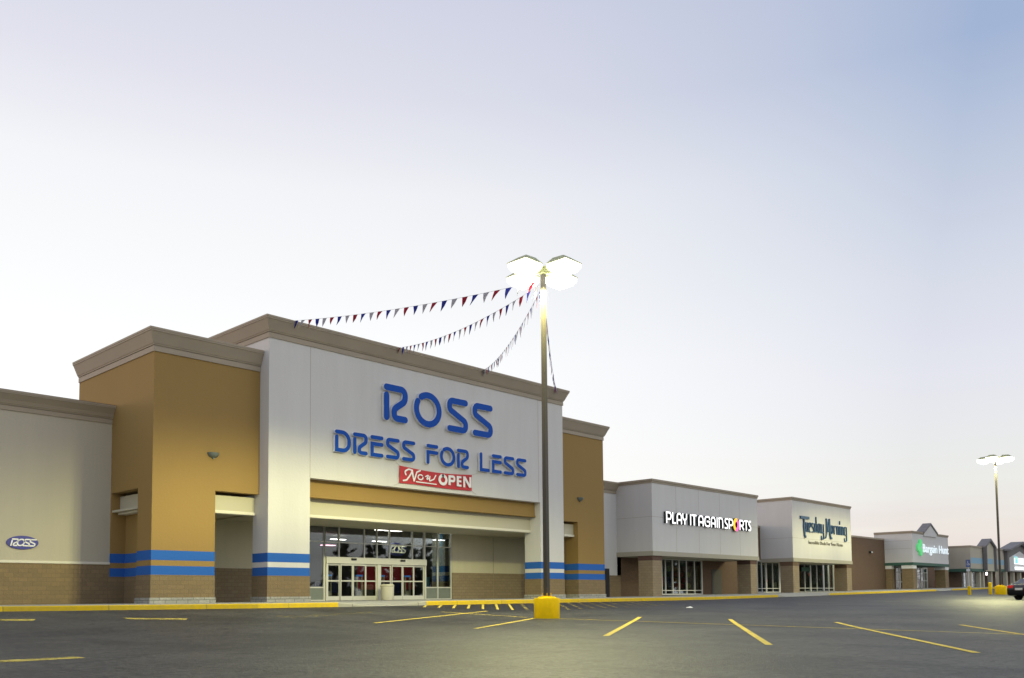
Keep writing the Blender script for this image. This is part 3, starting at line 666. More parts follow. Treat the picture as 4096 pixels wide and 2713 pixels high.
def row(txt, z0, h):
    for ch, xa, xb in txt:
        w = (xb - xa) / h; letter(sg, 'letter', rossglyph(ch, w), facade_fn(xa, z0, h), .09, Yw - .21, Yw - .02, M['sign_blue'], M['sign_side'])
row([('R', 30.65, 32.37), ('O', 32.84, 34.97), ('S', 35.44, 37.14), ('S', 37.56, 39.3)], 10.2, 2.07)
row([('D', 27.38, 28.39), ('R', 28.55, 29.52), ('E', 29.72, 30.61), ('S', 30.8, 31.77), ('S', 31.96, 32.92), ('F', 33.79, 34.69), ('O', 34.84, 36.06), ('R', 36.22, 37.2), ('L', 38.15, 39.0), ('E', 39.22, 40.1), ('S', 40.29, 41.25), ('S', 41.45, 42.42)], 8.05, 1.18)
# oval signs
def oval_sign(name, label, cx, y, cz, rx, rz, cat='sign', lm='text_white'):
    t = thing(name, label, cat, (cx, y, cz - rz))
    pts = [(cx + rx * math.cos(2 * math.pi * k / 40), cz + rz * math.sin(2 * math.pi * k / 40)) for k in range(40)]
    MB().prism(pts, lambda a, c, d: (a, d, c), y - .06, y).build('oval_panel', M['oval_blue'], t)
    b = MB(); h = rz * 1.12; x = cx - rx * .80
    for ch, w in (('R', .85), ('O', 1.0), ('S', .85), ('S', .85)):
        for k, s in enumerate(rossglyph(ch, w)):
            stroke(b, s if isinstance(s[0], Vector) else fillet(s), .085, facade_fn(x, cz - h / 2, h, 1, .25), y - .075 - .001 * k, y - .061)
        x += (w + .04) * h * (1.6 * rx / (3.75 * h + .25 * h))
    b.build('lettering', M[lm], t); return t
oval_sign('oval_sign', 'small blue oval sign reading ROSS on the low pale wall at far left', 14.12, Yl - .001, 2.985, .67, .31)
hs_ = oval_sign('hanging_oval_sign', 'dark blue oval sign reading ROSS hung inside the glass above the doors', 36.5, 44.35, 3.42, .80, .44, lm='glow_cream')
MB().tube([(36.3, 44.32, 3.55), (36.3, 44.32, 4.7)], .008, 6).tube([(36.9, 44.32, 3.55), (36.9, 44.32, 4.7)], .008, 6).build('cable', M['dark'], hs_)
# the banner
bn = thing('banner', 'red cloth banner reading Now OPEN tied under the blue letters', 'banner', (34.7, Yw, 6.77))
nb = 28; g = MB(); front, back = [], []
for i in range(nb + 1):
    t = i / nb; x = 31.86 + 5.71 * t; top = 7.77 - .13 * 4 * t * (1 - t); bot = 6.77 + .02 * math.sin(7 * t)
    col_ = []
    for j in range(6):
        s = j / 5; z = top + (bot - top) * s
        y = Yw - .07 - .03 * math.sin(9 * t + 3 * s) * (1 - s) - .02 * math.exp(-((s - .12) / .1) ** 2) * 4 * t * (1 - t)
        col_.append((x, y, z))
    front.append(col_)
for off in (0, .01):
    for i in range(nb):
        for j in range(5): g.face([(p[0], p[1] + off, p[2]) for p in (front[i][j], front[i + 1][j], front[i + 1][j + 1], front[i][j + 1])])
for i in range(nb):
    for j in (0, 5): g.face([front[i][j], front[i + 1][j], (front[i + 1][j][0], front[i + 1][j][1] + .01, front[i + 1][j][2]), (front[i][j][0], front[i][j][1] + .01, front[i][j][2])])
g.build('cloth', M['banner'], bn, smooth=True)
b = MB(); idf = lambda a, c, y: (a, y, c); yk = [Yw - .135]
def bst(pts, hw, rnd=True, taper=None):
    yk[0] -= .0008; stroke(b, pts if isinstance(pts[0], Vector) else fillet(pts), hw, idf, yk[0], yk[0] + .02, rnd, taper)
bst([(32.29, 7.28), (32.2, 7.46, .1), (32.5, 7.62, .12), (32.78, 7.56, .05), (32.62, 7.3, .2), (32.35, 6.98, .12), (32.1, 6.93)], .045)
bst([(32.74, 7.56), (32.88, 7.0)], .055, True, (1.2, .7)); bst([(32.9, 6.98), (33.1, 7.5, .12), (33.36, 7.61)], .042)
bst(ellipse(33.38, 7.23, .19, .14, 20, 380, 24), .036); bst([(33.76, 7.3), (34.05, 7.44, .03), (33.78, 7.08, .05), (34.05, 7.24, .03), (34.1, 7.34)], .034); bst([(34.1, 7.34), (34.06, 7.06, .04), (34.4, 7.2, .1), (34.56, 7.44)], .036)
bst([(33.06, 6.94), (34.6, 6.92)], .03)
bst(ellipse(35.13, 7.24, .27, .25, 90, 450, 28), .085)
bst([(35.66, 6.97), (35.66, 7.56)], .085, False); bst([(35.72, 7.5), (36.05, 7.5, .1), (36.05, 7.23, .1), (35.72, 7.23)], .07, False)
bst([(36.33, 6.95), (36.33, 7.58)], .085, False)
for z in (7.52, 7.27, 7.01): bst([(36.4, z), (36.62, z)], .06, False)
bst([(36.86, 6.94), (36.86, 7.6)], .075, False); bst([(36.88, 7.57), (37.35, 6.99)], .08, False); bst([(37.38, 6.96), (37.38, 7.6)], .075, False)
b.build('lettering', M['text_white'], bn)
for (x0, z0, x1, z1) in ((31.86, 7.77, 31.5, 8.05), (37.57, 7.77, 38.2, 7.95), (31.86, 6.77, 31.5, 6.6), (37.57, 6.77, 38.0, 6.6)): MB().tube([(x0, Yw - .07, z0), (x1, Yw - .01, z1)], .006, 5).build('tie_rope', M['tan'], bn)
# dome sconces on the towers
def sconce(x, z, label):
    t = thing('wall_sconce', label, 'wall light', (x, Yt, z - .27), 'half dome sconces on the ochre towers')
    n = 14; rings = []
    for j in range(6):
        a = R(90 * j / 5); r = .3 * math.cos(a) + .004; zz = z - .26 * math.sin(a)
        rings.append([(x + r * math.cos(math.pi * k / n), Yt - r * .9 * math.sin(math.pi * k / n), zz) for k in range(n + 1)])
    b = MB().loft(rings, closed=False); b.face(rings[0]); b.build('bowl', M['sconce'], t, smooth=True)
    MB().box(x - .05, x + .05, Yt - .08, Yt, z - .3, z - .2).build('finial', M['sconce'], t)
sconce(21.02, 7.37, 'grey half dome sconce on the left ochre tower'); sconce(49.21, 7.31, 'grey half dome sconce on the right ochre tower')
# bin beside the doors
bt = thing('litter_bin', 'round cream litter bin standing in front of the sliding doors', 'bin', (34.53, 42.85, .15))
MB().lathe([(.36, .15), (.40, .2), (.41, .98), (.425, 1.03), (.41, 1.1), (.33, 1.14), (.24, 1.12), (.23, .95)], 34.53, 42.85, 28).build('body', M['sill'], bt, smooth=True)
MB().lathe([(.415, .99), (.437, 1.005), (.437, 1.04), (.42, 1.05)], 34.53, 42.85, 28).build('rim', M['cream'], bt, smooth=True)
# dark utility cabinet against the link wall
uc = MB().box(52.2, 55.4, 41.45, 41.9, .15, 2.4).build('utility_cabinet', M['dark']); tag(uc, 'tall dark metal utility cabinet against the pale wall right of the ochre tower', 'cabinet')

# ================================================================== portal shops
def portal(store, x0, x1, zt, trim, m_trim, zf, cap, copm, wall_z, zjoint):
    p = MB().box(x0, x1, Yw, 43.2, zf, zt).build('fascia', M['stucco'], store)
    for zj in zjoint: MB().box(x0 - .003, x1 + .003, Yw - .003, 42, zj - .01, zj + .01).build('control_joint', M['tan'], p)
    b = MB().box(x0 - .05, x1 + .05, Yw - .05, 43.1, trim, zf + .002).build('trim_band', m_trim, store)
    cornice(x0, x1, Yw, 43.2, coping(zt), 'coping', M['tan'], store)
    return p
def column(store, x0, x1, m_body, m_cap, zt, zcap):
    c = MB().box(x0, x1, Yw + .06, Yw + 1.38, PZ(x0) - .3, zt - .0).build('column', m_body, store)
    if m_cap: wrap(x0, x1, Yw + .06, Yw + 1.38, zcap, zt - .002, .012).build('cap_course', m_cap, c)
def storefront(store, bars, z0, z1, mids, y=Yb - .05, door=None):
    f = MB()
    for x, w in bars: f.box(x - w / 2, x + w / 2, y, y + .14, z0, z1)
    g = MB()
    for (xa, wa), (xb, wb) in zip(bars, bars[1:]):
        a, c = xa + wa / 2, xb - wb / 2; lv = [z0] + list(mids) + [z1]
        f.box(a, c, y + .002, y + .138, z0, z0 + .1); f.box(a, c, y + .002, y + .138, z1 - .08, z1)
        for zm in mids: f.box(a, c, y + .003, y + .137, zm - .035, zm + .035)
        for k, (za, zb_) in enumerate(zip(lv, lv[1:])): g.box(a, c, y + .06, y + .068, za + (.1 if k == 0 else .035), zb_ - (.08 if k == len(lv) - 2 else .035))
    o = f.build('storefront_frame', M['alum'], store); g.build('pane', M['glass'], o); return o
# ---- sports store
ss = thing('sports_store', 'grey white sports store with brown block columns and lit white letters', 'store', (65.6, 42, .25))
p = portal(ss, 57.09, 74.07, 9.02, 3.36, M['grey_cream'], 3.71, None, None, 7, (6.39,))
for x in (60.49, 63.92, 67.32, 70.75): MB().box(x - .01, x + .01, Yw - .0035, Yw + .001, 3.72, 9.01).build('control_joint', M['tan'], p)
column(ss, 57.12, 58.36, M['tanblock'], M['redbrick'], 3.36, 3.0); column(ss, 72.65, 73.85, M['tanblock'], M['redbrick'], 3.36, 3.0)
MB().box(57.09, 63.35, Yb, Yb + .4, -.2, 7.0).box(69.95, 79.4, Yb, Yb + .4, -.2, 6.95).box(63.35, 69.95, Yb, Yb + .4, 3.4, 7.0).build('brick_wall', M['brick'], ss)
MB().box(73.9, 79.4, Yb - .06, Yb + .5, 6.9, 7.1).build('wall_coping', M['tan'], ss)
MB().box(71.55, 73.3, Yb - .03, Yb + .1, .3, 2.6).build('service_door', M['dark_in'], ss)
storefront(ss, [(63.42, .1), (63.95, .12), (65.05, .12), (66.1, .14), (67.3, .1), (68.62, .1), (69.85, .14)], .3, 3.38, (.68,))
MB().box(57.14, 74.02, Yw + .0, Yb, 3.355, 3.4).build('soffit', M['grey_cream'], ss)
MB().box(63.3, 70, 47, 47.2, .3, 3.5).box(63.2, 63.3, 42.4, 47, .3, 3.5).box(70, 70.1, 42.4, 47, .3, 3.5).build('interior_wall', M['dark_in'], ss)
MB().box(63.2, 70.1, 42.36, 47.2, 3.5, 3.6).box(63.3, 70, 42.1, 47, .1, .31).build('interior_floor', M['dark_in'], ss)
ceiling_panel(66.5, 42.45, 5, .3, M['shop_fill'], 'long added light panel over the goods inside the sports store', 3.44)  # added panel, set in front of the goods to light them
# merchandise in the window
cols = [M['orange'], mat('lime_plastic', (.45, .6, .05), .4), mat('red_plastic', (.55, .04, .04), .4), mat('orange_plastic', (.7, .28, .03), .4), M['navy'], mat('maroon_cloth', (.2, .02, .05), .7)]
cnm = ['orange', 'lime green', 'red', 'amber', 'navy', 'maroon']
pro = [None] * 6; cnt = 0
for r_ in range(4):
    for k in range(8):
        x = 63.75 + k * .78 + .2 * (r_ % 2); z = 2.6 - .5 * r_; ci = (k * 2 + r_ * 3 + k // 3) % 6
        if x < 66 and r_ > 1: continue
        if pro[ci] is None:
            o = MB().lathe([(.02, -.24), (.18, -.2), (.25, -.05), (.25, .07), (.15, .21), (.02, .25)], 0, 0, 12).build('sport_bag', cols[ci], origin=(0, 0, 0), smooth=True); pro[ci] = o
        else: o = pro[ci].copy(); COL.objects.link(o)
        o.location = (x, 43.0 + .15 * math.sin(k), z)
        tag(o, '%s bag hung on the display wall behind the sports store window' % cnm[ci], 'bag', '%s bags in the sports store window' % cnm[ci])
def shirt(x, m, label):
    o = MB().prism([(-.28, 0), (.28, 0), (.26, .62), (.42, .5), (.47, .62), (.24, .88), (.09, .92), (-.09, .92), (-.24, .88), (-.47, .62), (-.42, .5), (-.26, .62)], lambda a, c, d: (x + a, d, 1.0 + c), 42.6, 42.75).build('jersey', m); tag(o, label, 'jersey')
shirt(64.5, M['orange'], 'bright orange jersey hung behind the sports store door'); shirt(65.55, M['navy'], 'navy jersey hung beside the orange jersey')
# lit letters
sp = thing('store_sign', 'glowing white channel letters reading PLAY IT AGAIN SPORTS with a two colour O', 'sign', (65.6, Yw, 5.9))
def playglyph(ch, w):
    a = .1; h = w / 2
    if ch == 'P': return [[(a, a), (a, .9)], [(a, .86), (a, .9), (w - a, .9, .28), (w - a, .38, .28), (a + .04, .38)]]
    if ch == 'L': return [[(a, .9), (a, a), (w - a, a)]]
    if ch == 'A': return [[(a, a), (a, .9, .3), (w - a, .9, .3), (w - a, a)], [(a, .38), (w - a, .38)]]
    if ch == 'Y': return [[(a, .9), (a, .44, .28), (w - a, .44, .28), (w - a, .9)], [(h, .46), (h, a)]]
    if ch == 'I': return [[(h, .9), (h, a)]]
    if ch == 'T': return [[(a * .6, .9), (w - a * .6, .9)], [(h, .9), (h, a)]]
    if ch == 'G': return [[(w - a, .72), (w - a, .9, .28), (a, .9, .34), (a, .1, .34), (w - a, .1, .3), (w - a, .5), (h, .5)]]
    if ch == 'N': return [[(a, a), (a, .9)], [(a, .86), (a, .9), (w - a, .9, .26), (w - a, a)]]
    if ch == 'S': return [[(w - a, .9), (a, .9, .24), (a, .62, .14), (w - a, .38, .14), (w - a, .1, .24), (a * .6, .1)]]
    if ch == 'R': return [[(a, a), (a, .9)], [(a, .86), (a, .9), (w - a, .9, .24), (w - a, .46, .24), (a + .05, .46)], [(h, .44), (w - a * .8, a)]]
for ch, xa, xb in [('P', 58.64, 59.51), ('L', 59.51, 60.12), ('A', 60.15, 61.02), ('Y', 60.98, 61.78), ('I', 62.09, 62.41), ('T', 62.4, 63.19), ('A', 63.42, 64.33), ('G', 64.36, 65.38), ('A', 65.4, 66.27), ('I', 66.29, 66.62), ('N', 66.68, 67.52), ('S', 67.7, 68.33), ('P', 68.37, 69.24), ('R', 70.26, 71.13), ('T', 71.13, 71.86), ('S', 71.88, 72.42)]:
    h = .98; letter(sp, 'letter', playglyph(ch, (xb - xa) / h), facade_fn(xa + .03, 5.91, h, .93), .072, Yw - .24, Yw - .02, M['pia_face'], M['pia_side'])
oo = MB(); stroke(oo, ellipse(69.74, 6.38, .36, .42, 90, 450, 36), .16, idf, Yw - .215, Yw - .02); oo = oo.build('letter', M['pia_side'], sp)
f1 = MB(); stroke(f1, ellipse(69.74, 6.38, .36, .42, 70, 250, 24), .15, idf, Yw - .24, Yw - .216, False); f1.build('letter_face', M['pia_o1'], oo)
f1 = MB(); stroke(f1, ellipse(69.74, 6.38, .36, .42, 250, 430, 24), .15, idf, Yw - .24, Yw - .216, False); f1.build('letter_face', M['pia_o2'], oo)
# ---- home goods store
hg = thing('home_goods_store', 'pale home goods store with slate blue script letters and tan block columns', 'store', (88, 42, .5))
portal(hg, 81.09, 95.23, 9.43, 3.42, M['grey_cream'], 3.78, None, None, 7, (5.75,))
column(hg, 81.12, 82.45, M['tanblock'], M['brick'], 3.42, 3.02); column(hg, 93.95, 95.2, M['tanblock'], M['brick'], 3.42, 3.02)
MB().box(79.4, 80.2, Yb, Yb + .4, -.2, 6.95).box(79.4, 98.4, Yb, Yb + .4, 3.62, 6.95).box(86.2, 89.3, Yb, Yb + .4, -.2, 3.62).box(98.4, 104.0, Yb, Yb + .4, -.2, 6.95).build('brick_wall', M['brick'], hg)
MB().box(79.4, 81.0, Yb - .06, Yb + .5, 6.9, 7.1).box(95.3, 104, Yb - .06, Yb + .5, 6.9, 7.1).build('wall_coping', M['tan'], hg)
MB().box(99.2, 99.75, Yb - .9, Yb, .2, 3.45).build('pilaster', M['brick'], hg)
MB().box(81.14, 95.18, Yw, Yb, 3.415, 3.46).build('soffit', M['grey_cream'], hg)
storefront(hg, [(80.25, .1), (81.2, .08), (82.1, .28), (83.5, .1), (85.0, .3), (86.1, .1)], .42, 3.62, (.85,))
storefront(hg, [(89.35, .1), (90.9, .08), (92.3, .24), (93.9, .08), (95.6, .3), (97.0, .08), (98.3, .1)], .42, 3.62, (.88,))
MB().box(90.0, 92.1, Yb - .1, Yb - .06, 2.7, 3.12).build('window_band', M['green'], hg)
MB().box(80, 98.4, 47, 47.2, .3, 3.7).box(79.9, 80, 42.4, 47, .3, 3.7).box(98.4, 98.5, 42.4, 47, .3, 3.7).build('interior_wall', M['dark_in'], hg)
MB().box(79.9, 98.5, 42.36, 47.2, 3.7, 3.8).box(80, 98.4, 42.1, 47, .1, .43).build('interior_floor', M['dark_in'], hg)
ceiling_panel(83.2, 42.5, 3, .3, M['shop_fill'], 'added light panel brightening the left window of the home goods store', 3.64)  # this and the next panel are added to brighten the windows
ceiling_panel(94, 42.6, 5, .3, M['shop_fill'], 'added light panel brightening the right window of the home goods store', 3.64)
for x, z, m, lb in ((83.0, 1.55, 'neon_r', 'small lit red lamp low in the left window of the home goods store'), (92.95, 2.3, 'neon_r', 'small lit red sign behind the middle window of the home goods store'), (94.75, 2.28, 'neon_b', 'small lit blue sign behind the middle window of the home goods store'), (96.3, 2.3, 'neon_r', 'small lit red sign behind the right window of the home goods store')):
    o = MB().box(x - .14, x + .14, 42.3, 42.36, z, z + .2).build('window_lamp', M[m]); tag(o, lb, 'lamp')
for i, (x, z0, z1, lb) in enumerate(((83.9, 1.6, 2.7, 'pale paper poster in the left window'), (84.4, .95, 1.5, 'low pale poster in the left window'), (91.4, 1.6, 2.4, 'pale poster beside the door of the home goods store'), (93.6, 1.6, 2.05, 'green white poster in the middle window'))):
    o = MB().box(x - .3, x + .3, 42.1, 42.12, z0, z1).build('window_poster', M['gate']); tag(o, lb + ' of the home goods store' if 'home goods' not in lb else lb, 'poster')
# slate script letters
tmn = thing('store_sign', 'tall slate blue script letters reading Tuesday Morning on the pale wall', 'sign', (88.5, Yw, 5.8))
tk = [0]
def tl(strokes, hw=.036, taper=None, name='letter', rnd=True):
    b = MB()
    for s in strokes:
        tk[0] += 1; p = s if isinstance(s[0], Vector) else fillet(s)
        stroke(b, p, hw, idf, Yw - .15 - .0006 * (tk[0] % 20), Yw - .03, rnd, taper)
    b.build(name, M['tm'], tmn)
xh = lambda x: 6.47 + (x - 84) * .004          # baseline
b = MB(); stroke(b, [Vector((82.75, 7.84, 0)), Vector((84.68, 7.84, 0))], .13, idf, Yw - .15, Yw - .03, False); stroke(b, fillet([(83.58, 7.85), (83.5, 7.0), (83.62, 6.1, .12), (83.8, 5.92)]), .1, idf, Yw - .152, Yw - .03); b.build('letter', M['tm'], tmn)
tl([[(83.92, 7.36), (83.92, 6.5, .13), (84.36, 6.5, .13), (84.36, 7.36)], [(84.36, 6.6), (84.42, 6.46)]])
tl([[(84.66, 6.9), (85.04, 7.0), (85.04, 7.38, .16), (84.64, 7.38, .18), (84.64, 6.47, .18), (85.08, 6.47)]])
tl([[(85.72, 7.3), (85.3, 7.42, .12), (85.3, 7.05, .1), (85.72, 6.85, .1), (85.72, 6.47, .12), (85.28, 6.5)]])
tl([[(86.28, 8.02), (86.38, 6.5)], [(86.32, 7.34), (85.93, 7.4, .15), (85.93, 6.5, .15), (86.36, 6.56)]])
tl([[(87.18, 7.36), (86.72, 7.4, .16), (86.72, 6.5, .16), (87.14, 6.52, .1), (87.2, 7.36)], [(87.2, 6.8), (87.26, 6.48)]])
tl([[(87.5, 7.36), (87.5, 6.5, .14), (88.0, 6.5, .14), (88.0, 7.36)], [(88.02, 7.36), (88.02, 5.86, .2), (87.46, 5.82, .14), (87.5, 6.18)]])
tl([[(88.78, 7.95), (88.72, 6.4), (88.46, 6.0)]], .05); tl([[(88.78, 7.95), (89.18, 6.72)]], .1); tl([[(89.18, 6.74), (89.5, 7.95)]], .05); tl([[(89.52, 7.97), (89.58, 6.4), (89.74, 6.05, .08), (89.92, 6.02)]], .1)
tl([ellipse(90.06, 6.95, .24, .42, 90, 450, 22)])
tl([[(90.6, 7.36), (90.6, 6.5)], [(90.62, 7.1), (90.8, 7.38, .1), (91.16, 7.3)]])
tl([[(91.3, 7.36), (91.3, 6.5)], [(91.32, 7.15), (91.5, 7.38, .1), (91.74, 7.3, .1), (91.74, 6.5)]])
tl([[(92.12, 7.36), (92.12, 6.5)], [(92.1, 7.92), (92.1, 7.6)]])
tl([[(92.5, 7.36), (92.5, 6.5)], [(92.52, 7.15), (92.68, 7.38, .1), (92.94, 7.3, .1), (92.94, 6.5)]])
tl([[(93.74, 7.34), (93.28, 7.4, .16), (93.28, 6.5, .16), (93.74, 6.52)], [(93.8, 7.36), (93.8, 5.86, .2), (93.24, 5.82, .14), (93.28, 6.15)]])
def text_mesh(txt, m, parent, x0, x1, z0, zcap, y, depth, offset=0, name='lettering'):
    cu = bpy.data.curves.new('t', 'FONT'); cu.body = txt; cu.extrude = depth / 2; cu.offset = offset; cu.resolution_u = 3
    ob = bpy.data.objects.new('t', cu); COL.objects.link(ob); bpy.context.view_layer.update()
    me = bpy.data.meshes.new_from_object(ob.evaluated_get(bpy.context.evaluated_depsgraph_get())); bpy.data.objects.remove(ob)
    xs = [v.co.x for v in me.vertices]; a, c = min(xs), max(xs); capH = .729
    o0 = WL[parent.name]
    for v in me.vertices:
        v.co = Vector((x0 + (v.co.x - a) / (c - a) * (x1 - x0), y - v.co.z, z0 + v.co.y * (zcap - z0) / capH)) - o0
    bm = bmesh.new(); bm.from_mesh(me); bmesh.ops.recalc_face_normals(bm, faces=bm.faces); bm.to_mesh(me); bm.free()
    me.materials.clear(); me.materials.append(m); o = bpy.data.objects.new(name, me); COL.objects.link(o); o.parent = parent; WL[o.name] = o0; return o
tg = thing('tagline_sign', 'small grey letters reading Incredible Deals For Your Home below the script sign', 'sign', (88.7, Yw, 5.25))
text_mesh('Incredible Deals For Your Home', M['tm_tag'], tg, 84.58, 92.9, 5.27, 5.62, Yw - .03, .05, .006)
# ---- discount store
ds = thing('discount_store', 'pale discount store with a small gable, dark green band and lit letters', 'store', (121, 42, .8))
DX0, DX1 = 114.08, 127.9
p = MB().box(DX0, DX1, Yw, 43.2, 4.06, 7.68).build('fascia', M['stucco'], ds)
for zj in (5.8, 6.79): MB().box(DX0 - .004, DX0 + .4, Yw + .05, 42, zj - .012, zj + .012).build('control_joint', M['tan'], p)
MB().box(DX0 - .06, DX1 + .06, Yw - .06, 43.1, 3.71, 4.062).build('trim_band', M['green'], ds)
cornice(DX0, DX1, Yw, 43.2, coping(7.68), 'coping', M['tan'], ds)
gx0, gxm, gx1, gz0, gz1 = 118.2, 120.6, 123.0, 7.5, 9.12
ga = MB().prism([(gx0, gz0), (gx1, gz0), (gx1, 8.05), (gxm, gz1 - .05), (gx0, 8.05)], lambda a, c, d: (a, d, c), Yw - .14, Yw + .7).build('gable', M['stucco'], ds)
MB().prism([(gx0 - .2, 7.86), (gx0 - .2, 8.08), (gxm, gz1 + .16), (gx1 + .2, 8.08), (gx1 + .2, 7.86), (gxm, gz1 - .06)], lambda a, c, d: (a, d, c), Yw - .24, Yw + .8).build('gable_roof', M['slate'], ga)
for a, c in ((114.1, 115.4), (126.45, 127.86)):
    cc = MB().box(a, c, Yw + .06, Yw + 1.38, .2, 3.29).build('column', M['block'], ds)
    wrap(a, c, Yw + .06, Yw + 1.38, 3.29, 3.708, .03).build('capital', M['white'], cc)
cc = MB().box(114.1, 114.9, Yb - .8, Yb - .05, .2, 3.29).build('column', M['block'], ds); wrap(114.1, 114.9, Yb - .8, Yb - .05, 3.29, 3.708, .03).build('capital', M['white'], cc)
MB().box(104.0, 117.6, Yb, Yb + .4, 0, 7.0).box(117.6, 125.4, Yb, Yb + .4, 3.7, 7.0).box(129.7, 137.7, Yb, Yb + .4, 0, 7.0).box(125.4, 129.7, Yb, Yb + .4, 3.7, 7.0).box(120.6, 125.4, Yb, Yb + .4, 0, 3.7).build('brick_wall', M['brick'], ds)
MB().box(104.0, 114, Yb - .06, Yb + .5, 6.95, 7.15).box(128, 137.6, Yb - .06, Yb + .5, 6.95, 7.15).build('wall_coping', M['tan'], ds)
storefront(ds, [(117.65, .12), (119.0, .1), (120.55, .12)], .7, 3.7, (1.7, 3.0)); storefront(ds, [(125.45, .14), (127.0, .1), (128.3, .1), (129.6, .14)], .7, 3.7, (1.9, 3.0))
MB().box(117.5, 129.8, 46.5, 46.7, .6, 3.8).build('interior_wall', M['gate'], ds); MB().box(117.5, 129.8, 42.36, 46.7, 3.8, 3.9).build('ceiling', M['dark_in'], ds)
ceiling_panel(119.4, 44, 2.4, .5, M['tube'], 'lit ceiling panel in the left window of the discount store', 3.7); ceiling_panel(127.6, 44, 3, .5, M['tube'], 'lit ceiling panel behind the door of the discount store', 3.7)
o = MB().box(130.0, 130.95, 40.6, 41.1, .8, 1.95); o = o.build('news_box', M['redbox'], bevel=.03); tag(o, 'dark red vending box against the brick by the discount store door', 'box')
bs = thing('store_sign', 'lit white letters reading Bargain Hunt beside a bright green clover', 'sign', (121.5, Yw, 5))
text_mesh('Bargain Hunt', M['bh'], bs, 117.3, 127.3, 5.4, 6.5, Yw - .2, .05, .008)
cl_ = MB()
for k, (cx, cz, rx, rz) in enumerate(((116.62, 6.5, .46, .5), (115.95, 5.95, .5, .5), (116.68, 5.4, .46, .48))):
    cl_.prism([(cx + rx * math.cos(2 * math.pi * j / 24), cz + rz * math.sin(2 * math.pi * j / 24)) for j in range(24)], lambda a, c, d: (a, d, c), Yw - .22 - .002 * k, Yw - .02)
cl_.build('clover', M['bh_green'], bs)
# wall light on the brick
wlt = thing('wall_light', 'small dark wall light on the brick between the home goods and discount stores', 'wall light', (109.2, Yb, 5.15))
MB().box(108.95, 109.5, Yb - .28, Yb, 5.2, 5.42).build('housing', M['dark'], wlt, bevel=.03); MB().box(109.0, 109.45, Yb - .285, Yb - .28, 5.22, 5.36).build('lens', M['white'], wlt)
# ---- far shops
fs = thing('far_shop_row', 'distant row of shops with two slate gables and a pale blue band', 'store', (152, 42, 1))
FX0 = 137.73
for a_ in ((FX0, 143.9, Yw, 45, 3.67, 6.75), (148.5, 156.3, Yw + .3, 45, 3.86, 6.8)): MB().box(*a_).build('fascia', M['wing'], fs)
for a_ in ((FX0 - .05, 143.9, Yw - .05, 44.9, 3.26, 3.66), (148.51, 156.3, Yw + .25, 44.9, 3.45, 3.855)): MB().box(*a_).build('trim_band', M['green'], fs)
for a_ in ((FX0 - .08, 143.9, Yw - .08, 45, 6.75, 7.0), (148.5, 156.3, Yw + .22, 45, 6.8, 7.05)): MB().box(*a_).build('coping', M['tan'], fs)
for a_ in ((FX0 + .1, 143.7, Yw - .006, Yw + .1, 4.43, 5.26), (144.6, 147.9, Yw - .3, Yw + .1, 4.48, 5.26), (148.9, 156.2, Yw + .294, Yw + .4, 4.5, 5.3)): MB().box(*a_).build('blue_band', M['skyband'], fs)
g1 = MB().prism([(143.9, 3.4), (148.5, 3.4), (148.5, 7.0), (146.2, 8.0), (143.9, 7.0)], lambda a, c, d: (a, d, c), Yw - .28, Yw + .6).build('gable', M['cream'], fs)
MB().prism([(143.5, 6.85), (143.5, 7.15), (146.2, 8.3), (148.95, 7.15), (148.95, 6.85), (146.2, 7.98)], lambda a, c, d: (a, d, c), Yw - .6, Yw + .7).build('gable_roof', M['slate'], g1)
for a_ in ((148.5, 148.9, Yw - .6, Yw + .2, 3.5, 7.1), (143.55, 143.9, Yw - .6, Yw - .1, 3.5, 7.1)): MB().box(*a_).build('gable_post', M['slatewall'], g1)
g2 = MB().prism([(156.5, 3.5), (171, 3.5), (171, 6.9), (163.7, 8.1), (156.5, 6.9)], lambda a, c, d: (a, d, c), Yw - .2, Yw + .9).build('gable', M['slatewall'], fs)
MB().prism([(157.3, 3.6), (170.2, 3.6), (170.2, 5.7), (163.7, 6.9), (157.3, 5.7)], lambda a, c, d: (a, d, c), Yw - .26, Yw - .18).build('gable_infill', M['stucco'], g2)
MB().prism([(155.8, 6.75), (155.8, 7.05), (163.7, 8.5), (171.6, 7.05), (171.6, 6.75), (163.7, 8.15)], lambda a, c, d: (a, d, c), Yw - .9, Yw + 1.0).build('gable_roof', M['slate'], g2)
MB().box(FX0, 200, 42.2, 42.6, .8, 6.5).build('brick_wall', M['brick'], fs)
MB().box(171, 200, Yw, 45, 3.7, 6.9).build('fascia', M['stucco'], fs)
for x in (137.9, 142.2, 144.0, 148.2, 152.4, 156.6, 160.8, 165): MB().box(x, x + .55, Yw + .1, Yw + .65, .8, 3.9 if 144 < x < 157 else 3.5).build('column', M['cream'], fs)
storefront(fs, [(146, .1), (148, .1), (150, .1), (152, .1), (154, .1), (156, .1)], .95, 3.4, (1.4,), y=42.1)
fl = MB().box(151.3, 152.2, 40.0, 40.25, 2.9, 3.3).build('canopy_lamp', M['neon']); tag(fl, 'bright lit lamp under the canopy of the distant shops', 'lamp')
sgn = thing('lit_sign', 'glowing white and blue sign on the large distant slate gable', 'sign', (163.5, Yw - .4, 3.6))
MB().box(159.95, 167.5, Yw - .4, Yw - .28, 4.75, 5.72).build('upper_panel', M['litsign'], sgn); MB().box(160.0, 161.3, Yw - .5, Yw - .41, 4.85, 5.95).build('blue_panel', M['litblue'], sgn); MB().box(159.85, 160.4, Yw - .56, Yw - .51, 5.45, 5.9).build('leaf', M['litlime'], sgn)
MB().box(160.1, 167.5, Yw - .4, Yw - .28, 3.85, 4.3).build('lower_panel', M['litsign'], sgn)

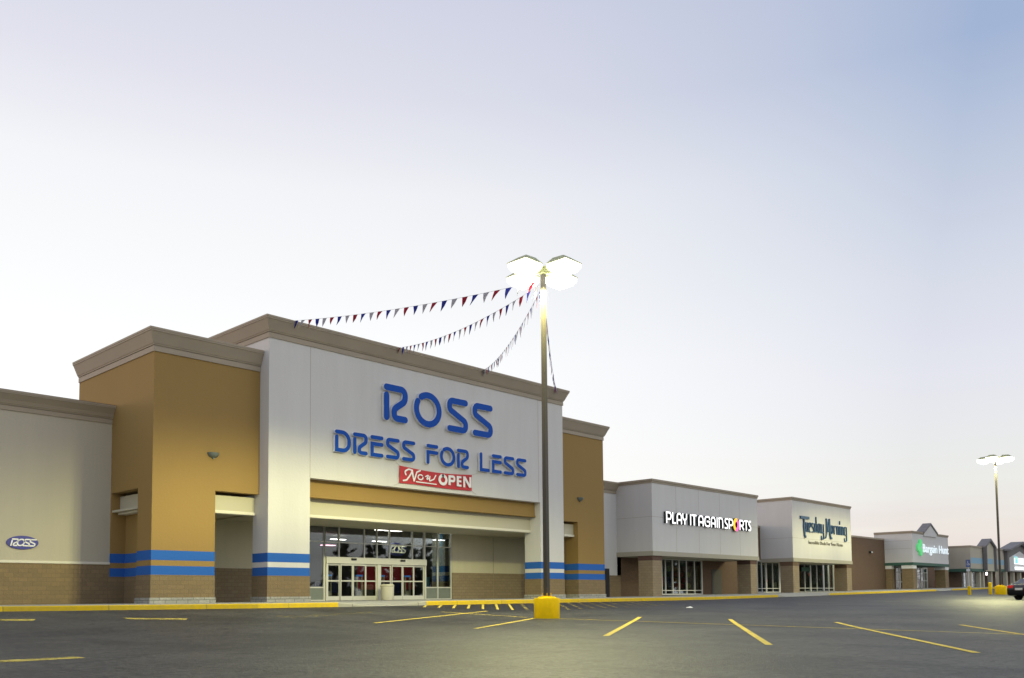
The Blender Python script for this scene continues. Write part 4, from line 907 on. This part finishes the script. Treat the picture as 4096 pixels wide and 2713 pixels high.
# ================================================================== parking lot lamps
LC = (1.0, .96, .45)
def lamp_light(parent, loc, power):
    ld = bpy.data.lights.new('lamp_light', 'POINT'); ld.energy = power; ld.color = LC; ld.shadow_soft_size = .12; ld.use_nodes = True
    t = ld.node_tree; em = t.nodes['Emission']
    g = N(t, 'ShaderNodeNewGeometry'); s = N(t, 'ShaderNodeSeparateXYZ'); t.links.new(g.outputs['Incoming'], s.inputs[0])
    c = math_(t, 'MULTIPLY', s.outputs['Z'], LAMP_SIGN)                # cosine below the fixture
    cut = N(t, 'ShaderNodeMapRange', interpolation_type='SMOOTHSTEP', clamp=True); t.links.new(c, cut.inputs['Value'])
    cut.inputs['From Min'].default_value = .14; cut.inputs['From Max'].default_value = .38      # flat-lens cutoff fixture, wide throw
    wide = N(t, 'ShaderNodeMapRange', interpolation_type='SMOOTHSTEP', clamp=True); t.links.new(c, wide.inputs['Value'])
    wide.inputs['From Min'].default_value = .40; wide.inputs['From Max'].default_value = .50; wide.inputs['To Min'].default_value = 1.9; wide.inputs['To Max'].default_value = 1.25
    t.links.new(math_(t, 'MULTIPLY', cut.outputs[0], wide.outputs[0]), em.inputs['Strength'])
    lo = bpy.data.objects.new('lamp_light', ld); COL.objects.link(lo); lo.parent = parent; lo.location = Vector(loc) - WL[parent.name]
LAMP_SIGN = -1
def parking_light(x, y, ztop, rb, hb, label, power, power_each=True):
    zb = GZ(x, y); t = thing('parking_light', label, 'lamp post', (x, y, zb), 'lamp posts on the parking lot')
    MB().lathe([(rb, zb - .1), (rb, zb + hb - .03), (rb - .015, zb + hb), (rb * .72, zb + hb + .005), (rb * .66, zb + hb + .05), (.02, zb + hb + .06)], x, y, 40).build('concrete_base', M['ypost'], t, smooth=True)
    h0 = zb + hb + .05; s0, s1 = .088, .075
    p = MB().loft([[(x - s, y - s, z), (x + s, y - s, z), (x + s, y + s, z), (x - s, y + s, z)] for s, z in ((s0, h0), (s1, ztop - .12))])
    p.build('pole', M['pole'], t, bevel=.008)
    MB().box(x - .14, x + .14, y - .14, y + .14, h0, h0 + .03).build('base_plate', M['ypost'], t)
    for dx in (-.11, .11):
        for dy in (-.11, .11): MB().tube([(x + dx, y + dy, h0 + .02), (x + dx, y + dy, h0 + .13)], .016, 8).build('anchor_bolt', M['ypost'], t)
    for k in range(4):
        d = Vector((math.cos(k * math.pi / 2), math.sin(k * math.pi / 2), 0)); q = Vector((-d.y, d.x, 0)); c = Vector((x, y, 0))
        def P(a, bq, z): v = c + (d * a + q * bq) * 1.3; return (v.x, v.y, ztop + (z - ztop) * 1.3)
        hw = .36
        head = MB().loft([[P(.42, -hw, ztop), P(1.14, -hw, ztop), P(1.14, hw, ztop), P(.42, hw, ztop)], [P(.42, -hw, ztop + .02), P(1.15, -hw - .003, ztop + .02), P(1.15, hw + .003, ztop + .02), P(.42, hw, ztop + .02)], [P(.5, -.16, ztop + .22), P(.9, -.16, ztop + .2), P(.9, .16, ztop + .2), P(.5, .16, ztop + .22)]])
        ho = head.build('lamp_head', M['housing'], t, bevel=.01)
        MB().loft([[P(.05, -.07, ztop - .06), P(.05, .07, ztop - .06), P(.05, .07, ztop + .1), P(.05, -.07, ztop + .1)], [P(.42, -.12, ztop + .01), P(.42, .12, ztop + .01), P(.42, .12, ztop + .13), P(.42, -.12, ztop + .13)]]).build('arm', M['housing'], ho)
        l = MB().loft([[P(.43, -.345, ztop - .001), P(1.13, -.345, ztop - .001), P(1.13, .345, ztop - .001), P(.43, .345, ztop - .001)], [P(.44, -.335, ztop - .12), P(1.12, -.335, ztop - .12), P(1.12, .335, ztop - .12), P(.44, .335, ztop - .12)], [P(.52, -.26, ztop - .23), P(1.04, -.26, ztop - .23), P(1.04, .26, ztop - .23), P(.52, .26, ztop - .23)], [P(.65, -.13, ztop - .29), P(.91, -.13, ztop - .29), P(.91, .13, ztop - .29), P(.65, .13, ztop - .29)]])
        l.build('lens', M['lamp_lens'], ho, bevel=.02)  # bowl deepened so its white area imitates the lamp's glare
        v = P(.78, 0, ztop - .42); lamp_light(ho, v, power)
    MB().box(x - .1, x + .1, y - .1, y + .1, ztop - .13, ztop + .12).build('pole_top', M['housing'], t)
    return t
PLZ = 12.55
parking_light(PX0, PY0, PLZ, .475, .74, 'tall bronze lamp post on a round yellow base in front of the large clothing store', 2150)
FPX, FPY = 90.88, 22.95
parking_light(FPX, FPY, 12.75, .5, .78, 'distant bronze lamp post on a yellow base at the right edge beside the dark car', 1500)

# pennant strings from the lamp post to the entrance cornice
def bunting(ex, ez, n, sag, label, seed):
    rng = random.Random(seed)
    A = Vector((PX0 + .08, PY0 + .08, PLZ - .3 - .1 * (seed % 3))); B = Vector((ex, Yw - .37, ez)); t = thing('pennant_string', label, 'bunting', A, 'pennant strings tied to the lamp post')
    S = lambda u: A.lerp(B, u) - Vector((0, 0, sag * 4 * u * (1 - u)))
    MB().tube([S(k / 40) for k in range(41)], .006, 5).build('cord', M['silver'], t)
    mats = [M['pred'], M['silver'], M['pblue']]
    for k in range(n):
        u = (k + .6) / n; p = S(u); d = (S(u + .003) - p).normalized(); w = .33; p2 = p + d * w
        tip = (p + p2) / 2 + Vector((0, 0, -.42 + rng.uniform(-.02, .05))) + d * (w * .5 + rng.uniform(-.06, .14)) + Vector((rng.uniform(-.05, .05), rng.uniform(-.08, .08), 0))
        nn = (p2 - p).cross(tip - p).normalized() * .004; mid = (p + tip) / 2 + nn * rng.uniform(-8, 8); mid2 = (p2 + tip) / 2 + nn * rng.uniform(-8, 8)
        b = MB().loft([[p + nn, mid + nn, tip + nn, mid2 + nn, p2 + nn], [p - nn, mid - nn, tip - nn, mid2 - nn, p2 - nn]]); b.build('pennant', mats[(k + seed) % 3], t)
bunting(24.8, 14.45, 27, .22, 'leftmost pennant string, running from the lamp post to the left end of the cornice', 0)
bunting(31.6, 14.42, 27, .45, 'second pennant string from the left, tied near the cornice middle', 1)
bunting(38.4, 14.4, 28, .5, 'third pennant string from the left, hanging almost edge on above the sign', 2)
bunting(45.4, 14.37, 32, .9, 'rightmost pennant string, mostly hidden behind the lamp post', 4)

# ================================================================== bollards, parking sign, litter, car
def bollard(x, y, r, h, parent=None, label=None):
    z = GZ(x, y); b = MB().lathe([(r, z - .1), (r, z + h - .06), (r * .85, z + h - .02), (r * .4, z + h), (.01, z + h + .002)], x, y, 24)
    if parent: return b.build('bollard', M['ypost'], parent, smooth=True)
    return tag(b.build('bollard', M['ypost'], smooth=True), label, 'bollard')
bollard(90.0, 23.6, .145, 1.1, label='taller yellow bollard just left of the distant lamp post base')
bx, by = 86.1, 24.3; z = GZ(bx, by)
ps = thing('parking_sign', 'blue accessible parking sign on a thin post in a short yellow bollard', 'sign', (bx, by, z))
bollard(bx, by, .14, .78, ps)
MB().tube([(bx, by, z + .6), (bx - .03, by, z + 3.15)], .035, 8).build('post', M['sign_side'], ps)
dq = Vector((-math.sin(R(75)), -math.cos(R(75)), 0)); rq = Vector((math.cos(R(75)), -math.sin(R(75)), 0))
def plate(name, w, z0, z1, m, off=.0):
    c = Vector((bx - .06, by, 0)) + dq * (.04 + off); b = MB(); pts = []
    rr = min(.05, w * .3); n = 4
    for (sx, sz) in ((1, 1), (-1, 1), (-1, -1), (1, -1)):
        for k in range(n + 1):
            a = R(90 * k / n) + {(1, 1): 0, (-1, 1): R(90), (-1, -1): R(180), (1, -1): R(270)}[(sx, sz)]
            pts.append((sx * (w / 2 - rr) + rr * math.cos(a), (z1 if sz > 0 else z0) - sz * rr + rr * math.sin(a)))
    b.prism(pts, lambda a, c2, d: tuple(c + rq * a + dq * d + Vector((0, 0, c2))), 0, .008); return b.build(name, m, ps)
plate('sign_plate', .38, z + 2.48, z + 3.16, M['pplate']); plate('small_plate', .32, z + 2.1, z + 2.32, M['sign_side'])
# white wheelchair figure on the plate
b = MB(); c0 = Vector((bx - .06, by, z + 2.82)) + dq * .052; pf = lambda a, c2, d: tuple(c0 + rq * a + Vector((0, 0, c2)) + dq * d)
stroke(b, ellipse(.0, -.06, .085, .085, 150, 400, 20), .014, pf, .001, .006); stroke(b, fillet([(-.02, .12), (-.01, .0, .02), (.07, .0, .02), (.1, -.13), (.13, -.12)]), .015, pf, .002, .007); stroke(b, ellipse(-.02, .17, .012, .012, 0, 360, 10), .014, pf, .003, .006)
b.build('wheelchair_symbol', M['text_white'], ps)
lx, ly = 37.6, 23.3
o = MB().loft([[(lx - .22, ly - .06, GZ(lx, ly) + .005), (lx + .2, ly - .1, GZ(lx, ly) + .005), (lx + .24, ly + .1, GZ(lx, ly) + .005), (lx - .16, ly + .12, GZ(lx, ly) + .005)], [(lx - .18, ly - .04, GZ(lx, ly) + .05), (lx + .1, ly - .07, GZ(lx, ly) + .02), (lx + .2, ly + .06, GZ(lx, ly) + .07), (lx - .1, ly + .09, GZ(lx, ly) + .03)]]).build('paper_litter', M['paper']); tag(o, 'scrap of crumpled white paper lying on the dark asphalt', 'litter')
# parked car at the right edge
def car(x, y, head):
    z = GZ(x, y); t = thing('parked_car', 'dark sedan parked at the right edge of the lot, tail towards the shops', 'car', (0, 0, 0))
    def prof_ring(pr, w0, w1):   # lower and upper width
        pass
    body_prof = [(-2.28, .38), (-2.3, .62), (-2.24, .86), (-2.1, .98), (-1.5, 1.02), (-.6, 1.0), (.9, .97), (1.7, .88), (2.2, .72), (2.3, .5), (2.26, .3), (1.85, .22), (-1.8, .22), (-2.2, .28)]
    sec = [(-.88, .93), (-.9, 1.0), (-.86, 1.0), (-.6, 1.0), (0, 1.0), (.6, 1.0), (.86, 1.0), (.9, 1.0), (.88, .93)]
    rings = []
    for yy, s in ((-.87, .955), (-.905, .99), (-.80, 1.0), (.80, 1.0), (.905, .99), (.87, .955)):
        rings.append([(a * (s if abs(yy) > .8 else 1.0), yy, .6 + (c - .6) * s) for a, c in body_prof])
    MB().loft(rings).build('body', M['car'], t, bevel=.03, smooth=True)
    cab = [(-1.95, .98), (-1.3, 1.33), (-.75, 1.44), (.1, 1.45), (.55, 1.36), (1.25, .98)]
    MB().loft([[(a, yy * (1 - .22 * (c - .98) / .47), c) for a, c in cab] for yy in (-.82, -.81, .81, .82)]).build('cabin', M['car'], t, smooth=True)
    for sgn in (-1, 1):
        f = lambda a, c, d, sgn=sgn: (a, sgn * (.82 * (1 - .22 * (c - .98) / .47) + d), c)
        MB().prism([(-1.55, 1.02), (-1.2, 1.29), (-.75, 1.38), (-.3, 1.39), (-.3, 1.02)], f, -.005, .006).build('side_window', M['carglass'], t)
        MB().prism([(-.22, 1.02), (-.22, 1.39), (.12, 1.39), (.5, 1.31), (.95, 1.02)], f, -.005, .006).build('side_window', M['carglass'], t)
        MB().box(.72, .86, sgn * .86 if sgn > 0 else -1.02, 1.02 if sgn > 0 else -.86, 1.0, 1.13).build('mirror', M['car'], t, bevel=.02)
        for wx in (-1.38, 1.4):
            w = MB(); R0 = .33
            ring = lambda r, yy: [(wx + r * math.cos(2 * math.pi * k / 24), yy, .33 + r * math.sin(2 * math.pi * k / 24)) for k in range(24)]
            w.loft([ring(.2, sgn * .72), ring(.32, sgn * .72), ring(R0, sgn * .76), ring(R0, sgn * .9), ring(.32, sgn * .93), ring(.22, sgn * .935)]); wo_ = w.build('wheel', M['rubber'], t, smooth=True)
            rm = MB().loft([ring(.215, sgn * .90), ring(.215, sgn * .938), ring(.05, sgn * .925)])
            for k in range(5):
                a = 2 * math.pi * k / 5; rm.loft([[(wx + .05 * math.cos(a - .5), sgn * .93, .33 + .05 * math.sin(a - .5)), (wx + .05 * math.cos(a + .5), sgn * .93, .33 + .05 * math.sin(a + .5)), (wx + .21 * math.cos(a + .16), sgn * .945, .33 + .21 * math.sin(a + .16)), (wx + .21 * math.cos(a - .16), sgn * .945, .33 + .21 * math.sin(a - .16))], [(wx + .05 * math.cos(a - .5), sgn * .95, .33 + .05 * math.sin(a - .5)), (wx + .05 * math.cos(a + .5), sgn * .95, .33 + .05 * math.sin(a + .5)), (wx + .21 * math.cos(a + .16), sgn * .955, .33 + .21 * math.sin(a + .16)), (wx + .21 * math.cos(a - .16), sgn * .955, .33 + .21 * math.sin(a - .16))]])
            rm.build('rim', M['rim'], wo_)
        MB().box(-2.27, -1.95, sgn * .66 - .2, sgn * .66 + .2, .74, .92).build('tail_light', M['tail'], t, bevel=.02)
        MB().box(1.95, 2.22, sgn * .66 - .18, sgn * .66 + .18, .6, .74).build('headlight', M['carglass'], t, bevel=.02)
    MB().prism([(-1.93, 1.0), (-1.31, 1.335), (-1.33, 1.35), (-1.96, 1.01)], lambda a, c, d: (a - .006, d, c + .006), -.62, .62).build('rear_window', M['carglass'], t)
    MB().prism([(.57, 1.355), (1.24, .985), (1.27, 1.0), (.59, 1.372)], lambda a, c, d: (a, d, c), -.62, .62).build('windscreen', M['carglass'], t)
    MB().box(-2.315, -2.27, -.26, .26, .62, .75).build('number_plate', M['white'], t)
    t.location = (x, y, z); t.rotation_euler = (0, 0, head); return t
pc_ = car(70.55, 14.95, R(90 - 118)); pc_.scale = (1.1, 1.1, 1.1)
# ------------------------------------------------------------------ far wood across the road, mirrored in the shop glass
M['leaf'] = mat('dark_foliage', (.045, .06, .03), .9, noise=(1.2, .35))
def far_wood():
    rng = random.Random(3); b = MB()
    for i in range(150):
        cx = -160 + i * 4.2 + rng.uniform(-1.5, 1.5); cy = -75 + rng.uniform(-6, 6); k_ = 1 + max(0, cx - 100) / 330; h = rng.uniform(7, 12.5) * k_; r = rng.uniform(2.8, 4.2) * k_; g = GZ(cx, cy)
        b.lathe([(.25, g), (.16, g + h * .6)], cx, cy, 6)
        for k in range(75):
            a = rng.uniform(0, 6.283); t = rng.random(); zz = g + 1.2 + (h - 1.2) * t; rr = r * math.sin(math.pi * (.12 + .8 * t)) * math.sqrt(rng.random()); c = Vector((cx + rr * math.cos(a), cy + rr * math.sin(a), zz))
            u = Vector((rng.uniform(-1, 1), rng.uniform(-1, 1), rng.uniform(-1, 1))).normalized(); v = u.cross(Vector((rng.uniform(-1, 1), rng.uniform(-1, 1), rng.uniform(-1, 1)))).normalized(); s_ = rng.uniform(.8, 1.5) * k_
            b.face([c + u * s_, c + v * s_ * .7, c - u * s_, c - v * s_ * .7])
    o = b.build('far_wood', M['leaf'], origin=(0, -75, 0)); o['kind'] = 'stuff'; o['label'] = 'dark line of trees across the road mirrored in the shop glass'; o['category'] = 'trees'
far_wood()
# ------------------------------------------------------------------ cycles
SC.render.engine = 'CYCLES'
SC.cycles.max_bounces = 6; SC.cycles.diffuse_bounces = 3; SC.cycles.glossy_bounces = 3; SC.cycles.transparent_max_bounces = 12
SC.cycles.sample_clamp_indirect = 6; SC.cycles.use_denoising = True
